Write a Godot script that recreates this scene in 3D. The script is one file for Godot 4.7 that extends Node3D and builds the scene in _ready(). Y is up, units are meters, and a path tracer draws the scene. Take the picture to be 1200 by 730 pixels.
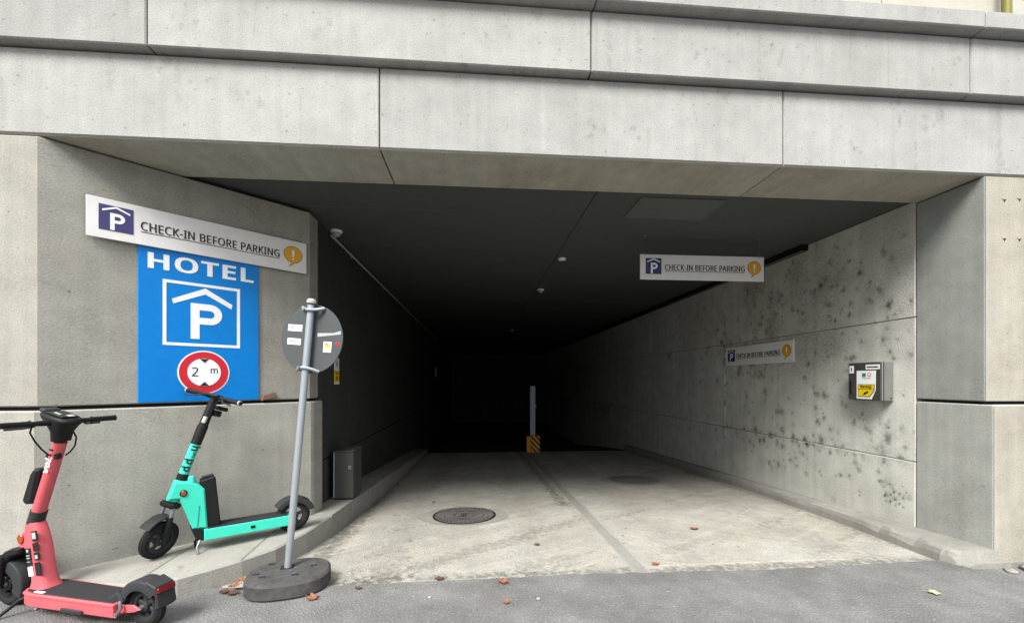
extends Node3D
# Entrance ramp of a hotel garage: stepped concrete building front, splayed wall with signs, dark tunnel, two parked scooters.
# World axes: x to the right, y up, the ramp runs along -z (d = -z is the depth from the street).

var rng := RandomNumberGenerator.new()
var taken := {}
var fonts := {}

# ------------------------------------------------------------------ mesh builder
class MB:
	var st := SurfaceTool.new()
	var T := Transform3D.IDENTITY
	var uvs := Vector2.ONE
	var uvo := Vector2.ZERO
	var n := 0
	func _init():
		st.begin(Mesh.PRIMITIVE_TRIANGLES)
	func uv_of(p: Vector3, g: Vector3) -> Vector2:
		var a := g.abs()
		var q := Vector2(p.x, -p.y)
		if a.x >= a.y and a.x >= a.z: q = Vector2(-p.z, -p.y)
		elif a.y >= a.z: q = Vector2(p.x, -p.z)
		return q * uvs + uvo
	func tri(a: Vector3, b: Vector3, c: Vector3, na: Vector3, nb: Vector3, nc: Vector3):
		var g := (b - a).cross(c - a)
		if g.length_squared() < 1e-16: return
		if g.dot(na + nb + nc) > 0.0:
			var t := b; b = c; c = t
			var tn := nb; nb = nc; nc = tn
		for k in 3:
			var p: Vector3 = [a, b, c][k]
			var nn: Vector3 = [na, nb, nc][k]
			st.set_normal((T.basis * nn).normalized())
			st.set_uv(uv_of(p, g))
			st.add_vertex(T * p)
		n += 1
	func flat(a: Vector3, b: Vector3, c: Vector3, nn: Vector3):
		tri(a, b, c, nn, nn, nn)
	func quad(a: Vector3, b: Vector3, c: Vector3, d: Vector3, nn: Vector3):
		flat(a, b, c, nn); flat(a, c, d, nn)
	func poly(pts: Array, toward: Vector3):      # planar fan, normal on the side of toward
		var g: Vector3 = (pts[1] - pts[0]).cross(pts[2] - pts[0]).normalized()
		if g.dot(toward) < 0: g = -g
		for k in range(1, pts.size() - 1): flat(pts[0], pts[k], pts[k + 1], g)
	func hexa(p: Array):                          # eight corners: four of the bottom, four of the top, each round
		var mid := Vector3.ZERO
		for q in p: mid += q / 8.0
		for f in [[0, 1, 2, 3], [4, 5, 6, 7], [0, 1, 5, 4], [1, 2, 6, 5], [2, 3, 7, 6], [3, 0, 4, 7]]:
			var cc: Vector3 = (p[f[0]] + p[f[1]] + p[f[2]] + p[f[3]]) / 4.0
			poly([p[f[0]], p[f[1]], p[f[2]], p[f[3]]], cc - mid)
	func box(c: Vector3, s: Vector3, ch := 0.0, B := Basis.IDENTITY):
		var h := s / 2.0
		ch = min(ch, min(h.x, min(h.y, h.z)) * 0.95)
		var P = func(i: int, sg: Vector3) -> Vector3:
			var v := Vector3(sg.x * (h.x - ch), sg.y * (h.y - ch), sg.z * (h.z - ch))
			v[i] = sg[i] * h[i]
			return c + B * v
		for i in 3:
			var j := (i + 1) % 3
			var k := (i + 2) % 3
			for s1 in [-1.0, 1.0]:
				var q := []
				for e in [[-1.0, -1.0], [1.0, -1.0], [1.0, 1.0], [-1.0, 1.0]]:
					var sg := Vector3.ZERO
					sg[i] = s1; sg[j] = e[0]; sg[k] = e[1]
					q.append(P.call(i, sg))
				var nn := Vector3.ZERO
				nn[i] = s1
				quad(q[0], q[1], q[2], q[3], B * nn)
				if ch > 0:
					for s2 in [-1.0, 1.0]:
						var sa := Vector3.ZERO
						sa[i] = s1; sa[j] = s2; sa[k] = -1.0
						var sb := sa
						sb[k] = 1.0
						var n2 := Vector3.ZERO
						n2[i] = s1; n2[j] = s2
						quad(P.call(i, sa), P.call(i, sb), P.call(j, sb), P.call(j, sa), B * n2.normalized())
		if ch > 0:
			for x in [-1.0, 1.0]:
				for y in [-1.0, 1.0]:
					for z in [-1.0, 1.0]:
						var sg := Vector3(x, y, z)
						flat(P.call(0, sg), P.call(1, sg), P.call(2, sg), (B * sg).normalized())
	func prism(poly2: PackedVector2Array, z0: float, z1: float, ch := 0.0, smooth := false):   # outline in x-y, thickness along z
		var pts := poly2
		if Geometry2D.is_polygon_clockwise(pts):
			pts = pts.duplicate(); pts.reverse()
		var m := pts.size()
		var en := []
		for k in m:
			var e := pts[(k + 1) % m] - pts[k]
			en.append(Vector2(e.y, -e.x).normalized())
		var vn := []
		var inn := PackedVector2Array()
		for k in m:
			var a: Vector2 = en[(k + m - 1) % m]
			var b: Vector2 = en[k]
			var s := (a + b)
			s = s.normalized() if s.length() > 1e-4 else a
			vn.append(s)
			inn.append(pts[k] - s * (ch / max(0.5, s.dot(b))))
		var ids := Geometry2D.triangulate_polygon(inn if ch > 0 else pts)
		for side in [z0, z1]:
			var nz := Vector3(0, 0, 1 if side == max(z0, z1) else -1)
			for k in range(0, ids.size(), 3):
				var q := []
				for t in 3:
					var v: Vector2 = inn[ids[k + t]] if ch > 0 else pts[ids[k + t]]
					q.append(Vector3(v.x, v.y, side))
				flat(q[0], q[1], q[2], nz)
		var lo: float = min(z0, z1) + ch
		var hi: float = max(z0, z1) - ch
		for k in m:
			var k2 := (k + 1) % m
			var na := Vector3(en[k].x, en[k].y, 0)
			var nb := na
			if smooth:
				na = Vector3(vn[k].x, vn[k].y, 0); nb = Vector3(vn[k2].x, vn[k2].y, 0)
			var a := Vector3(pts[k].x, pts[k].y, lo)
			var b := Vector3(pts[k2].x, pts[k2].y, lo)
			var c := Vector3(pts[k2].x, pts[k2].y, hi)
			var d := Vector3(pts[k].x, pts[k].y, hi)
			tri(a, b, c, na, nb, nb); tri(a, c, d, na, nb, na)
			if ch > 0:
				for sd in [-1.0, 1.0]:
					var zz: float = hi if sd > 0 else lo
					var ze: float = zz + sd * ch
					var off := Vector3(0, 0, sd)
					var p0 := Vector3(pts[k].x, pts[k].y, zz)
					var p1 := Vector3(pts[k2].x, pts[k2].y, zz)
					var p2 := Vector3(inn[k2].x, inn[k2].y, ze)
					var p3 := Vector3(inn[k].x, inn[k].y, ze)
					tri(p0, p1, p2, (na + off).normalized(), (nb + off).normalized(), (nb + off).normalized())
					tri(p0, p2, p3, (na + off).normalized(), (nb + off).normalized(), (na + off).normalized())
	func grid(rows: Array, cu: bool, cv: bool, capped := false):     # rows of points; cv closes each row into a ring, cu joins the last row to the first
		var R := rows.size()
		var C: int = rows[0].size()
		var nor := []
		var mid := Vector3.ZERO
		for r in rows:
			var l := []
			l.resize(C); l.fill(Vector3.ZERO)
			nor.append(l)
		var RR := R if cu else R - 1
		var CC := C if cv else C - 1
		for i in RR:
			for j in CC:
				var i2 := (i + 1) % R
				var j2 := (j + 1) % C
				var g: Vector3 = (rows[i2][j2] - rows[i][j]).cross(rows[i][j2] - rows[i2][j])
				nor[i][j] += g; nor[i2][j] += g; nor[i][j2] += g; nor[i2][j2] += g
		var sgn := 0.0
		for i in R:
			var cen := Vector3.ZERO
			for p in rows[i]: cen += p / C
			for j in C: sgn += nor[i][j].dot(rows[i][j] - cen)
		var f := -1.0 if sgn < 0 else 1.0
		for i in R:
			for j in C: nor[i][j] = (nor[i][j] * f).normalized()
		for i in RR:
			for j in CC:
				var i2 := (i + 1) % R
				var j2 := (j + 1) % C
				tri(rows[i][j], rows[i2][j], rows[i2][j2], nor[i][j], nor[i2][j], nor[i2][j2])
				tri(rows[i][j], rows[i2][j2], rows[i][j2], nor[i][j], nor[i2][j2], nor[i][j2])
		if capped:
			var c0 := Vector3.ZERO
			var c1 := Vector3.ZERO
			for p in rows[0]: c0 += p / C
			for p in rows[R - 1]: c1 += p / C
			var ax := (c1 - c0).normalized()
			for j in C:
				flat(c0, rows[0][j], rows[0][(j + 1) % C], -ax)
				flat(c1, rows[R - 1][j], rows[R - 1][(j + 1) % C], ax)
	func tube(path: Array, rad, seg := 12, capped := true, squash := 1.0):
		var rows := []
		var up := Vector3.UP
		var prev := Vector3.ZERO
		for i in path.size():
			var d: Vector3
			if i == 0: d = path[1] - path[0]
			elif i == path.size() - 1: d = path[i] - path[i - 1]
			else: d = (path[i + 1] - path[i]).normalized() + (path[i] - path[i - 1]).normalized()
			d = d.normalized()
			if prev == Vector3.ZERO:
				up = Vector3.UP if abs(d.y) < 0.9 else Vector3.RIGHT
			var sx := d.cross(up).normalized()
			up = sx.cross(d).normalized()
			prev = d
			var r: float = rad[i] if rad is Array else rad
			var ring := []
			for k in seg:
				var a := TAU * k / seg
				ring.append(path[i] + sx * cos(a) * r + up * sin(a) * r * squash)
			rows.append(ring)
		grid(rows, false, true, capped)
	func lathe(prof: Array, seg := 32, X := Transform3D.IDENTITY, smooth := false, closed := false):   # profile of (radius, height) turned about y
		if smooth:
			var rows := []
			for p in prof:
				var ring := []
				for k in seg:
					var a := TAU * k / seg
					ring.append(X * Vector3(cos(a) * p.x, p.y, sin(a) * p.x))
				rows.append(ring)
			grid(rows, closed, true)
			return
		for i in prof.size() - 1:
			var p: Vector2 = prof[i]
			var q: Vector2 = prof[i + 1]
			var e := q - p
			var en := Vector2(e.y, -e.x).normalized()
			for k in seg:
				var a := TAU * k / seg
				var b := TAU * (k + 1) / seg
				var na := X.basis * Vector3(cos(a) * en.x, en.y, sin(a) * en.x)
				var nb := X.basis * Vector3(cos(b) * en.x, en.y, sin(b) * en.x)
				var p0 := X * Vector3(cos(a) * p.x, p.y, sin(a) * p.x)
				var p1 := X * Vector3(cos(b) * p.x, p.y, sin(b) * p.x)
				var q0 := X * Vector3(cos(a) * q.x, q.y, sin(a) * q.x)
				var q1 := X * Vector3(cos(b) * q.x, q.y, sin(b) * q.x)
				tri(p0, p1, q1, na, nb, nb); tri(p0, q1, q0, na, nb, na)
	func mesh(tangents := false) -> ArrayMesh:
		if tangents: st.generate_tangents()
		return st.commit()

# ------------------------------------------------------------------ naming and tagging
func numbered(called: String) -> String:
	if not taken.has(called):
		taken[called] = 0
		return called
	taken[called] += 1
	return "%s_%03d" % [called, taken[called]]

func thing(called: String, label: String, category: String, at := Vector3.ZERO, turn := 0.0, group := "") -> Node3D:
	var o := Node3D.new()
	o.name = numbered(called)
	add_child(o, true)
	o.position = at
	o.rotation.y = turn
	tag(o, label, category, group)
	return o

func tag(o: Node, label: String, category: String, group := "") -> void:
	o.set_meta("label", label)
	o.set_meta("category", category)
	if group != "": o.set_meta("group", group)

func structure(called: String) -> Node3D:
	var o := Node3D.new()
	o.name = numbered(called)
	o.set_meta("kind", "structure")
	add_child(o, true)
	return o

func obj(called: String, mb: MB, m: Material, parent: Node = self) -> MeshInstance3D:
	var o := MeshInstance3D.new()
	o.mesh = mb.mesh(m is StandardMaterial3D and m.normal_enabled and not m.uv1_triplanar)
	o.mesh.surface_set_material(0, m)
	o.name = numbered(called) if parent == self else called
	parent.add_child(o, true)
	return o

func mb(T := Transform3D.IDENTITY, uvs := Vector2.ONE, uvo := Vector2.ZERO) -> MB:
	var b := MB.new()
	b.T = T; b.uvs = uvs; b.uvo = uvo
	return b

# flat lettering: width w (0 keeps the font's own), capital height h, centred on the origin of X, facing its +z
func lettering(text: String, w: float, h: float, m: Material, X: Transform3D, parent: Node, bold := false, called := "lettering", deep := 0.0015) -> MeshInstance3D:
	var key := "bold" if bold else "plain"
	if not fonts.has(key):
		var f := SystemFont.new()
		f.font_names = PackedStringArray(["Droid Sans"])
		f.font_weight = 700 if bold else 400
		fonts[key] = f
	var t := TextMesh.new()
	t.text = text
	t.font = fonts[key]
	t.font_size = 64
	t.pixel_size = h / (64 * 0.714)
	t.depth = deep
	t.curve_step = 1.0
	t.material = m
	var bb := t.get_aabb()
	var sx: float = w / bb.size.x if w > 0 else 1.0
	var o := MeshInstance3D.new()
	o.mesh = t
	o.name = called
	parent.add_child(o, true)
	var c := bb.get_center()
	o.transform = X * Transform3D(Basis.from_scale(Vector3(sx, 1, 1)), Vector3(-c.x * sx, -c.y, 0))
	return o

# ------------------------------------------------------------------ textures
func noise_bytes(w: int, h: int, sd: int, freq: float, oct := 4, kind := FastNoiseLite.TYPE_SIMPLEX_SMOOTH, seamless := true, w0 := 0, h0 := 0) -> PackedByteArray:
	var f := FastNoiseLite.new()
	f.seed = sd
	f.noise_type = kind
	f.frequency = freq
	f.fractal_type = FastNoiseLite.FRACTAL_FBM if oct > 1 else FastNoiseLite.FRACTAL_NONE
	f.fractal_octaves = oct
	var a := w0 if w0 > 0 else w
	var b := h0 if h0 > 0 else h
	var im := f.get_seamless_image(a, b) if seamless else f.get_image(a, b, false, false, true)
	im.convert(Image.FORMAT_L8)
	if a != w or b != h: im.resize(w, h, Image.INTERPOLATE_CUBIC)
	return im.get_data()

# base colour (sRGB), amplitudes of coarse, middle, fine and vertical-streak variation in 0..1 steps of the base
func surface(w: int, h: int, sd: int, base: Color, coarse: float, middle: float, fine: float, streak: float, warm := 0.0, seamless := true, pebbles := false) -> Array:
	var a := noise_bytes(w, h, sd, 0.014, 4, FastNoiseLite.TYPE_SIMPLEX_SMOOTH, seamless, w / 4, h / 4)
	var b := noise_bytes(w, h, sd + 1, 0.03, 4, FastNoiseLite.TYPE_SIMPLEX_SMOOTH, seamless, w / 2, h / 2)
	var c := noise_bytes(w, h, sd + 2, 0.30 if pebbles else 0.22, 1 if pebbles else 3, FastNoiseLite.TYPE_CELLULAR if pebbles else FastNoiseLite.TYPE_SIMPLEX, false)
	var s := noise_bytes(w, h, sd + 3, 0.06, 4, FastNoiseLite.TYPE_SIMPLEX_SMOOTH, false, w / 2, 12)
	var k := w * h
	var out := PackedByteArray()
	out.resize(k * 3)
	var hg := PackedByteArray()
	hg.resize(k)
	var br := base.r * 255.0
	var bg := base.g * 255.0
	var bb := base.b * 255.0
	var ca := coarse / 127.0
	var cb := middle / 127.0
	var cc := fine / 127.0
	var cs := streak / 127.0
	var wm := warm / 127.0
	for i in k:
		var f: float = 1.0 + (a[i] - 128) * ca + (b[i] - 128) * cb + (c[i] - 128) * cc + (s[i] - 128) * cs
		var tw: float = (b[i] - a[i]) * wm
		out[i * 3] = clampi(int(br * f * (1.0 + tw)), 0, 255)
		out[i * 3 + 1] = clampi(int(bg * f), 0, 255)
		out[i * 3 + 2] = clampi(int(bb * f * (1.0 - tw)), 0, 255)
		hg[i] = clampi(128 + ((b[i] - 128) >> 2) + ((c[i] - 128) >> 1), 0, 255)
	return [Image.create_from_data(w, h, false, Image.FORMAT_RGB8, out), Image.create_from_data(w, h, false, Image.FORMAT_L8, hg)]

# a mottled stain: the colour is multiplied towards tint inside a ragged disc; the height sinks by dip
func blot(s: Array, u: float, v: float, ru: float, rv: float, strength: float, tint := Color(0.35, 0.34, 0.32), dip := 0, ragged := 0.55, wrap := true) -> void:
	var im: Image = s[0]
	var hi: Image = s[1]
	var w := im.get_width()
	var h := im.get_height()
	var ph := rng.randf() * 40.0
	for y in range(int(v - rv * 1.5), int(v + rv * 1.5) + 1):
		for x in range(int(u - ru * 1.5), int(u + ru * 1.5) + 1):
			var xx := x
			var yy := y
			if wrap:
				xx = posmod(x, w); yy = posmod(y, h)
			elif x < 0 or y < 0 or x >= w or y >= h: continue
			var dx := (x - u) / ru
			var dy := (y - v) / rv
			var r := sqrt(dx * dx + dy * dy)
			if r > 1.5: continue
			var g := grain.get_noise_2d(x * 1.0 + ph * 37.0, y * 1.0 + ph * 11.0)
			var k := clampf(1.25 - r + g * ragged * 2.2, 0.0, 1.0) * strength
			if k <= 0.01: continue
			var c := im.get_pixel(xx, yy)
			im.set_pixel(xx, yy, Color(c.r * lerpf(1, tint.r, k), c.g * lerpf(1, tint.g, k), c.b * lerpf(1, tint.b, k)))
			if dip != 0:
				var q := hi.get_pixel(xx, yy).r
				hi.set_pixel(xx, yy, Color(clampf(q - dip / 255.0 * k, 0, 1), 0, 0))

# a stroke between two texture points, soft edged and broken by noise
func stroke(s: Array, a: Vector2, b: Vector2, r: float, strength: float, tint: Color, ragged := 0.5, dip := 0) -> void:
	var im: Image = s[0]
	var hi: Image = s[1]
	var w := im.get_width()
	var h := im.get_height()
	var e := b - a
	var l2 := e.length_squared()
	for y in range(max(0, int(min(a.y, b.y) - r * 1.5)), min(h, int(max(a.y, b.y) + r * 1.5) + 1)):
		for x in range(max(0, int(min(a.x, b.x) - r * 1.5)), min(w, int(max(a.x, b.x) + r * 1.5) + 1)):
			var p := Vector2(x, y)
			var t := clampf((p - a).dot(e) / l2, 0, 1)
			var d := p.distance_to(a + e * t) / r
			if d > 1.5: continue
			var g := grain.get_noise_2d(x * 0.6 + 500, y * 0.6)
			var k := clampf(1.2 - d + g * ragged * 2.0, 0, 1) * strength
			if k <= 0.01: continue
			var c := im.get_pixel(x, y)
			im.set_pixel(x, y, Color(min(1.0, c.r * lerpf(1, tint.r, k)), min(1.0, c.g * lerpf(1, tint.g, k)), min(1.0, c.b * lerpf(1, tint.b, k))))
			if dip != 0: hi.set_pixel(x, y, Color(clampf(hi.get_pixel(x, y).r - dip / 255.0 * k, 0, 1), 0, 0))

var grain := FastNoiseLite.new()

func textured(s: Array, rough: float, bump: float, tint := Color.WHITE) -> StandardMaterial3D:
	var m := StandardMaterial3D.new()
	var im: Image = s[0].duplicate()
	im.generate_mipmaps()
	m.albedo_texture = ImageTexture.create_from_image(im)
	m.albedo_color = tint
	m.roughness = rough
	m.metallic_specular = 0.3
	var nm: Image = s[1].duplicate()
	nm.convert(Image.FORMAT_RGB8)
	nm.bump_map_to_normal_map(bump)
	nm.generate_mipmaps(true)
	m.normal_enabled = true
	m.normal_texture = ImageTexture.create_from_image(nm)
	m.normal_scale = 1.0
	return m

func tinted(m: StandardMaterial3D, c: Color) -> StandardMaterial3D:
	var k: StandardMaterial3D = m.duplicate()
	k.albedo_color = c
	return k

func plain(c: Color, rough := 0.6, metal := 0.0) -> StandardMaterial3D:
	var m := StandardMaterial3D.new()
	m.albedo_color = c
	m.roughness = rough
	m.metallic = metal
	return m

# small grain shared by plastics, paint and metal, so that none is perfectly even
var scuff: ImageTexture
var scuff_n: ImageTexture
func worn(c: Color, rough := 0.6, metal := 0.0, scale := 3.0, bump := 0.25) -> StandardMaterial3D:
	var m := plain(c, rough, metal)
	m.albedo_texture = scuff
	m.metallic_specular = 0.3
	m.uv1_triplanar = true
	m.uv1_scale = Vector3.ONE * scale
	m.normal_enabled = bump > 0
	m.normal_texture = scuff_n
	m.normal_scale = bump
	return m

# ------------------------------------------------------------------ ground heights (d = depth into the building)
const SLOPE := 0.05
func ramp_y(d: float) -> float:
	return -0.012 - SLOPE * max(0.0, d - 3.02) - 0.07 * max(0.0, d - 10.7)
func P(x: float, y: float, d: float) -> Vector3:
	return Vector3(x, y, -d)

var M := {}

func _ready():
	rng.seed = 20240
	grain.seed = 5
	grain.noise_type = FastNoiseLite.TYPE_SIMPLEX_SMOOTH
	grain.frequency = 0.09
	grain.fractal_octaves = 3
	# ---- camera: level, lens shifted so that the horizon lies below the middle of the picture
	var cam := Camera3D.new()
	cam.name = "camera"
	add_child(cam)
	cam.projection = Camera3D.PROJECTION_FRUSTUM
	cam.near = 0.05
	cam.far = 400.0
	cam.size = 730.0 / 500.0 * cam.near
	cam.frustum_offset = Vector2(0, 81.0 / 500.0 * cam.near)
	cam.position = Vector3(0, 1.40, 0)
	cam.rotation = Vector3(0, deg_to_rad(-4.6), 0)
	cam.current = true
	# ---- sky, air and sun
	var env := Environment.new()
	var sky := Sky.new()
	var sm := ProceduralSkyMaterial.new()
	sm.sky_top_color = Color(0.76, 0.77, 0.79)
	sm.sky_horizon_color = Color(0.36, 0.365, 0.375)
	sm.sky_curve = 0.5
	sm.sky_energy_multiplier = 1.0
	sm.ground_bottom_color = Color(0.30, 0.30, 0.30)
	sm.ground_horizon_color = Color(0.36, 0.36, 0.36)
	sky.sky_material = sm
	env.background_mode = Environment.BG_SKY
	env.sky = sky
	env.tonemap_mode = Environment.TONE_MAPPER_LINEAR
	env.tonemap_exposure = 5.9
	env.sdfgi_enabled = true
	env.ssao_enabled = true
	env.ssil_enabled = true
	var we := WorldEnvironment.new()
	we.name = "world_environment"
	we.environment = env
	add_child(we)
	var sun := DirectionalLight3D.new()
	sun.name = "sun"
	sun.light_energy = 0.42
	sun.light_color = Color(1.0, 0.99, 0.97)
	sun.light_angular_distance = 26.0
	sun.shadow_enabled = true
	sun.sky_mode = DirectionalLight3D.SKY_MODE_LIGHT_ONLY
	add_child(sun)
	sun.look_at_from_position(Vector3(-4.2, 10.4, 8.2), Vector3.ZERO)

	make_materials()
	building()
	left_wall()
	tunnel()
	ground()
	signs()
	fittings()
	road_sign()
	teal_scooter()
	red_scooter()
	litter()

func make_materials():
	var sc := surface(512, 512, 900, Color(0.96, 0.96, 0.96), 0.015, 0.02, 0.03, 0.0)
	for k in 60: blot(sc, rng.randf() * 512, rng.randf() * 512, rng.randf_range(1, 4), rng.randf_range(1, 4), 0.12, Color(0.7, 0.7, 0.7))
	var im: Image = sc[0]
	im.generate_mipmaps()
	scuff = ImageTexture.create_from_image(im)
	var nm: Image = sc[1]
	nm.convert(Image.FORMAT_RGB8)
	nm.bump_map_to_normal_map(2.0)
	scuff_n = ImageTexture.create_from_image(nm)
	# light precast concrete of the building front
	var f := surface(1536, 1536, 11, Color(0.568, 0.565, 0.553), 0.04, 0.03, 0.09, 0.025, 0.003)
	for k in 1500:
		var r := rng.randf_range(0.8, 3.2)
		blot(f, rng.randf() * 1536, rng.randf() * 1536, r, r, rng.randf_range(0.1, 0.5), Color(0.6, 0.58, 0.55), 60, 0.2)
	for k in 70:
		var x := rng.randf() * 1536
		var y := rng.randf() * 1536
		for q in rng.randi_range(3, 9):
			var r := rng.randf_range(2, 9)
			blot(f, x + rng.randfn(0, 14), y + rng.randfn(0, 16), r, r * 1.3, rng.randf_range(0.05, 0.2), Color(0.55, 0.53, 0.5))
	for k in 46:     # faint rain runs
		var x := rng.randf() * 1500
		var y := rng.randf() * 1300
		stroke(f, Vector2(x, y), Vector2(x + rng.randf_range(-3, 3), y + rng.randf_range(60, 240)), rng.randf_range(2, 8), rng.randf_range(0.04, 0.12), Color(0.6, 0.58, 0.55) if k % 3 else Color(1.3, 1.3, 1.3), 0.8)
	M.front = textured(f, 0.9, 1.3)
	M.tones = [M.front, tinted(M.front, Color(0.97, 0.97, 0.965)), tinted(M.front, Color(1.015, 1.012, 1.005)), tinted(M.front, Color(0.985, 0.985, 0.98))]
	# greyer wall concrete
	var w := surface(1536, 1536, 31, Color(0.515, 0.512, 0.495), 0.04, 0.04, 0.12, 0.03, 0.006)
	for k in 800:
		var r := rng.randf_range(0.7, 2.0)
		blot(w, rng.randf() * 1536, rng.randf() * 1536, r, r, rng.randf_range(0.2, 0.8), Color(0.5, 0.48, 0.45), 80, 0.2)
	for k in 60:
		blot(w, rng.randf() * 1536, rng.randf() * 1536, rng.randf_range(12, 50), rng.randf_range(15, 80), rng.randf_range(0.05, 0.16), Color(0.6, 0.58, 0.54), 0, 0.8)
	M.wall = textured(w, 0.9, 0.6)
	M.soffit = tinted(M.wall, Color(1.20, 1.18, 1.12))
	M.pier_grey = tinted(M.wall, Color(1.02, 1.04, 1.03))
	M.pier_low = tinted(M.wall, Color(1.11, 1.125, 1.11))
	M.pier_beige = tinted(M.wall, Color(1.10, 1.075, 1.03))
	M.splay = tinted(M.wall, Color(1.05, 1.04, 1.01))
	M.splay_low = tinted(M.wall, Color(1.10, 1.095, 1.065))
	M.pavement = tinted(M.front, Color(0.96, 0.95, 0.92))
	M.kerb = tinted(M.wall, Color(0.98, 0.97, 0.95))
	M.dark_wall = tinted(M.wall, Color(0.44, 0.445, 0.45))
	M.end_wall = tinted(M.wall, Color(0.6, 0.61, 0.62))
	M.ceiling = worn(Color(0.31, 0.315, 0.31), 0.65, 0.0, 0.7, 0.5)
	M.cover_panel = worn(Color(0.36, 0.365, 0.36), 0.6, 0.0, 0.7, 0.3)
	M.void = plain(Color(0.05, 0.05, 0.05), 0.95)
	# right tunnel wall: 9 m by 3.6 m in one sheet, with its mould blotches
	var t := surface(2048, 820, 51, Color(0.70, 0.70, 0.665), 0.05, 0.05, 0.09, 0.04, 0.006, false)
	var sx := 2048.0 / 9.0
	var put = func(d: float, y: float, r: float, s: float):
		blot(t, (d - 3.55) * sx, (3.03 - y) * sx, r * sx, r * sx * rng.randf_range(1.0, 1.35), s, Color(0.50, 0.50, 0.465), 15, 0.30, false)
		blot(t, (d - 3.55) * sx, (3.03 - y) * sx, r * sx * 2.1, r * sx * 2.3, s * 0.22, Color(0.5, 0.5, 0.46), 0, 0.8, false)
	for c in [[3.9, 0.75, 0.25, 10], [4.3, 0.85, 0.4, 16], [4.4, 1.05, 0.25, 8], [5.0, 1.15, 0.3, 8], [5.2, 0.62, 0.35, 18], [4.6, 0.40, 0.4, 6], [5.6, 1.5, 0.35, 14], [6.1, 1.52, 0.3, 16],
			[4.9, 2.5, 0.45, 18], [5.8, 2.45, 0.5, 22], [4.0, 2.2, 0.3, 10], [4.3, 2.65, 0.3, 8], [6.6, 2.2, 0.5, 14], [7.6, 1.7, 0.6, 12], [8.3, 2.2, 0.7, 14], [7.5, 0.75, 0.4, 8], [5.9, 0.5, 0.4, 10], [9.2, 1.6, 0.7, 10]]:
		for k in c[3]:
			put.call(c[0] + rng.randfn(0, c[2]), c[1] + rng.randfn(0, c[2] * 0.6), rng.randf_range(0.012, 0.038), rng.randf_range(0.15, 0.5))
	for k in 190:
		put.call(3.58 + absf(rng.randfn(0, 2.3)), rng.randf_range(0.25, 2.75), rng.randf_range(0.011, 0.030), rng.randf_range(0.25, 0.6))
	for k in 26:    # along the joint lines
		put.call(rng.randf_range(4.6, 6.6), 0.66 + rng.randfn(0, 0.035), rng.randf_range(0.012, 0.03), rng.randf_range(0.4, 0.9))
		put.call(6.53 + rng.randfn(0, 0.015), rng.randf_range(0.9, 2.4), rng.randf_range(0.008, 0.022), rng.randf_range(0.4, 0.8))
	for k in 90:
		put.call(rng.randf_range(3.6, 10), rng.randf_range(0.2, 2.9), rng.randf_range(0.004, 0.012), rng.randf_range(0.4, 0.9))
	for k in 18:
		put.call(3.62 + rng.randf() * 0.3, rng.randf_range(0.2, 0.42), rng.randf_range(0.006, 0.012), 0.8)
	for k in 40:     # broad mould haze on the upper panels
		blot(t, rng.randf() * 700, rng.randf() * 330, rng.randf_range(20, 60), rng.randf_range(20, 60), rng.randf_range(0.05, 0.15), Color(0.5, 0.5, 0.46), 0, 0.9, false)
	for k in 14:     # vertical runs
		var x := rng.randf() * 1500
		stroke(t, Vector2(x, rng.randf_range(60, 500)), Vector2(x + rng.randf_range(-3, 3), rng.randf_range(560, 800)), rng.randf_range(5, 16), rng.randf_range(0.05, 0.12), Color(0.6, 0.6, 0.56), 0.7)
	M.right_wall = textured(t, 0.85, 1.5)
	# ramp concrete: 5.8 m by 9 m, brushed, with tyre lines
	var r := surface(1450, 2048, 71, Color(0.598, 0.587, 0.551), 0.05, 0.05, 0.18, 0.0, 0.006, false)
	var kx := 250.0
	var ky := 2048.0 / 9.0
	var at = func(x: float, d: float) -> Vector2: return Vector2((x + 1.7) * kx, (d - 2.6) * ky)
	stroke(r, at.call(-0.9, 2.95), at.call(1.15, 4.55), 22, 0.34, Color(0.66, 0.65, 0.63), 0.7)
	stroke(r, at.call(-0.3, 2.9), at.call(0.9, 3.5), 16, 0.16, Color(0.7, 0.69, 0.67), 0.8)
	stroke(r, at.call(1.4, 3.4), at.call(3.6, 4.4), 18, 0.14, Color(0.7, 0.69, 0.67), 0.8)
	stroke(r, at.call(1.4, 4.6), at.call(3.4, 5.2), 22, 0.14, Color(0.7, 0.69, 0.67), 0.8)
	stroke(r, at.call(-1.28, 3.2), at.call(-1.28, 11), 26, 0.45, Color(0.45, 0.44, 0.42), 0.6)
	stroke(r, at.call(3.7, 3.4), at.call(3.86, 11), 26, 0.30, Color(0.5, 0.49, 0.46), 0.6)
	stroke(r, at.call(1.05, 5.2), at.call(1.05, 10.6), 20, 0.45, Color(0.5, 0.49, 0.47), 0.8)
	stroke(r, at.call(-1.5, 3.10), at.call(1.2, 3.12), 16, 0.30, Color(0.66, 0.66, 0.66), 0.5)
	stroke(r, at.call(1.3, 3.08), at.call(3.6, 3.14), 12, 0.22, Color(0.7, 0.7, 0.7), 0.6)
	stroke(r, at.call(-0.6, 3.055), at.call(1.2, 3.055), 3.0, 0.5, Color(1.4, 1.4, 1.4), 0.6)
	stroke(r, at.call(1.4, 3.17), at.call(3.0, 3.17), 2.5, 0.4, Color(1.3, 1.3, 1.3), 0.7)
	stroke(r, at.call(-1.5, 3.05), at.call(3.8, 3.07), 15, 0.40, Color(0.62, 0.62, 0.63), 1.0)
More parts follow.
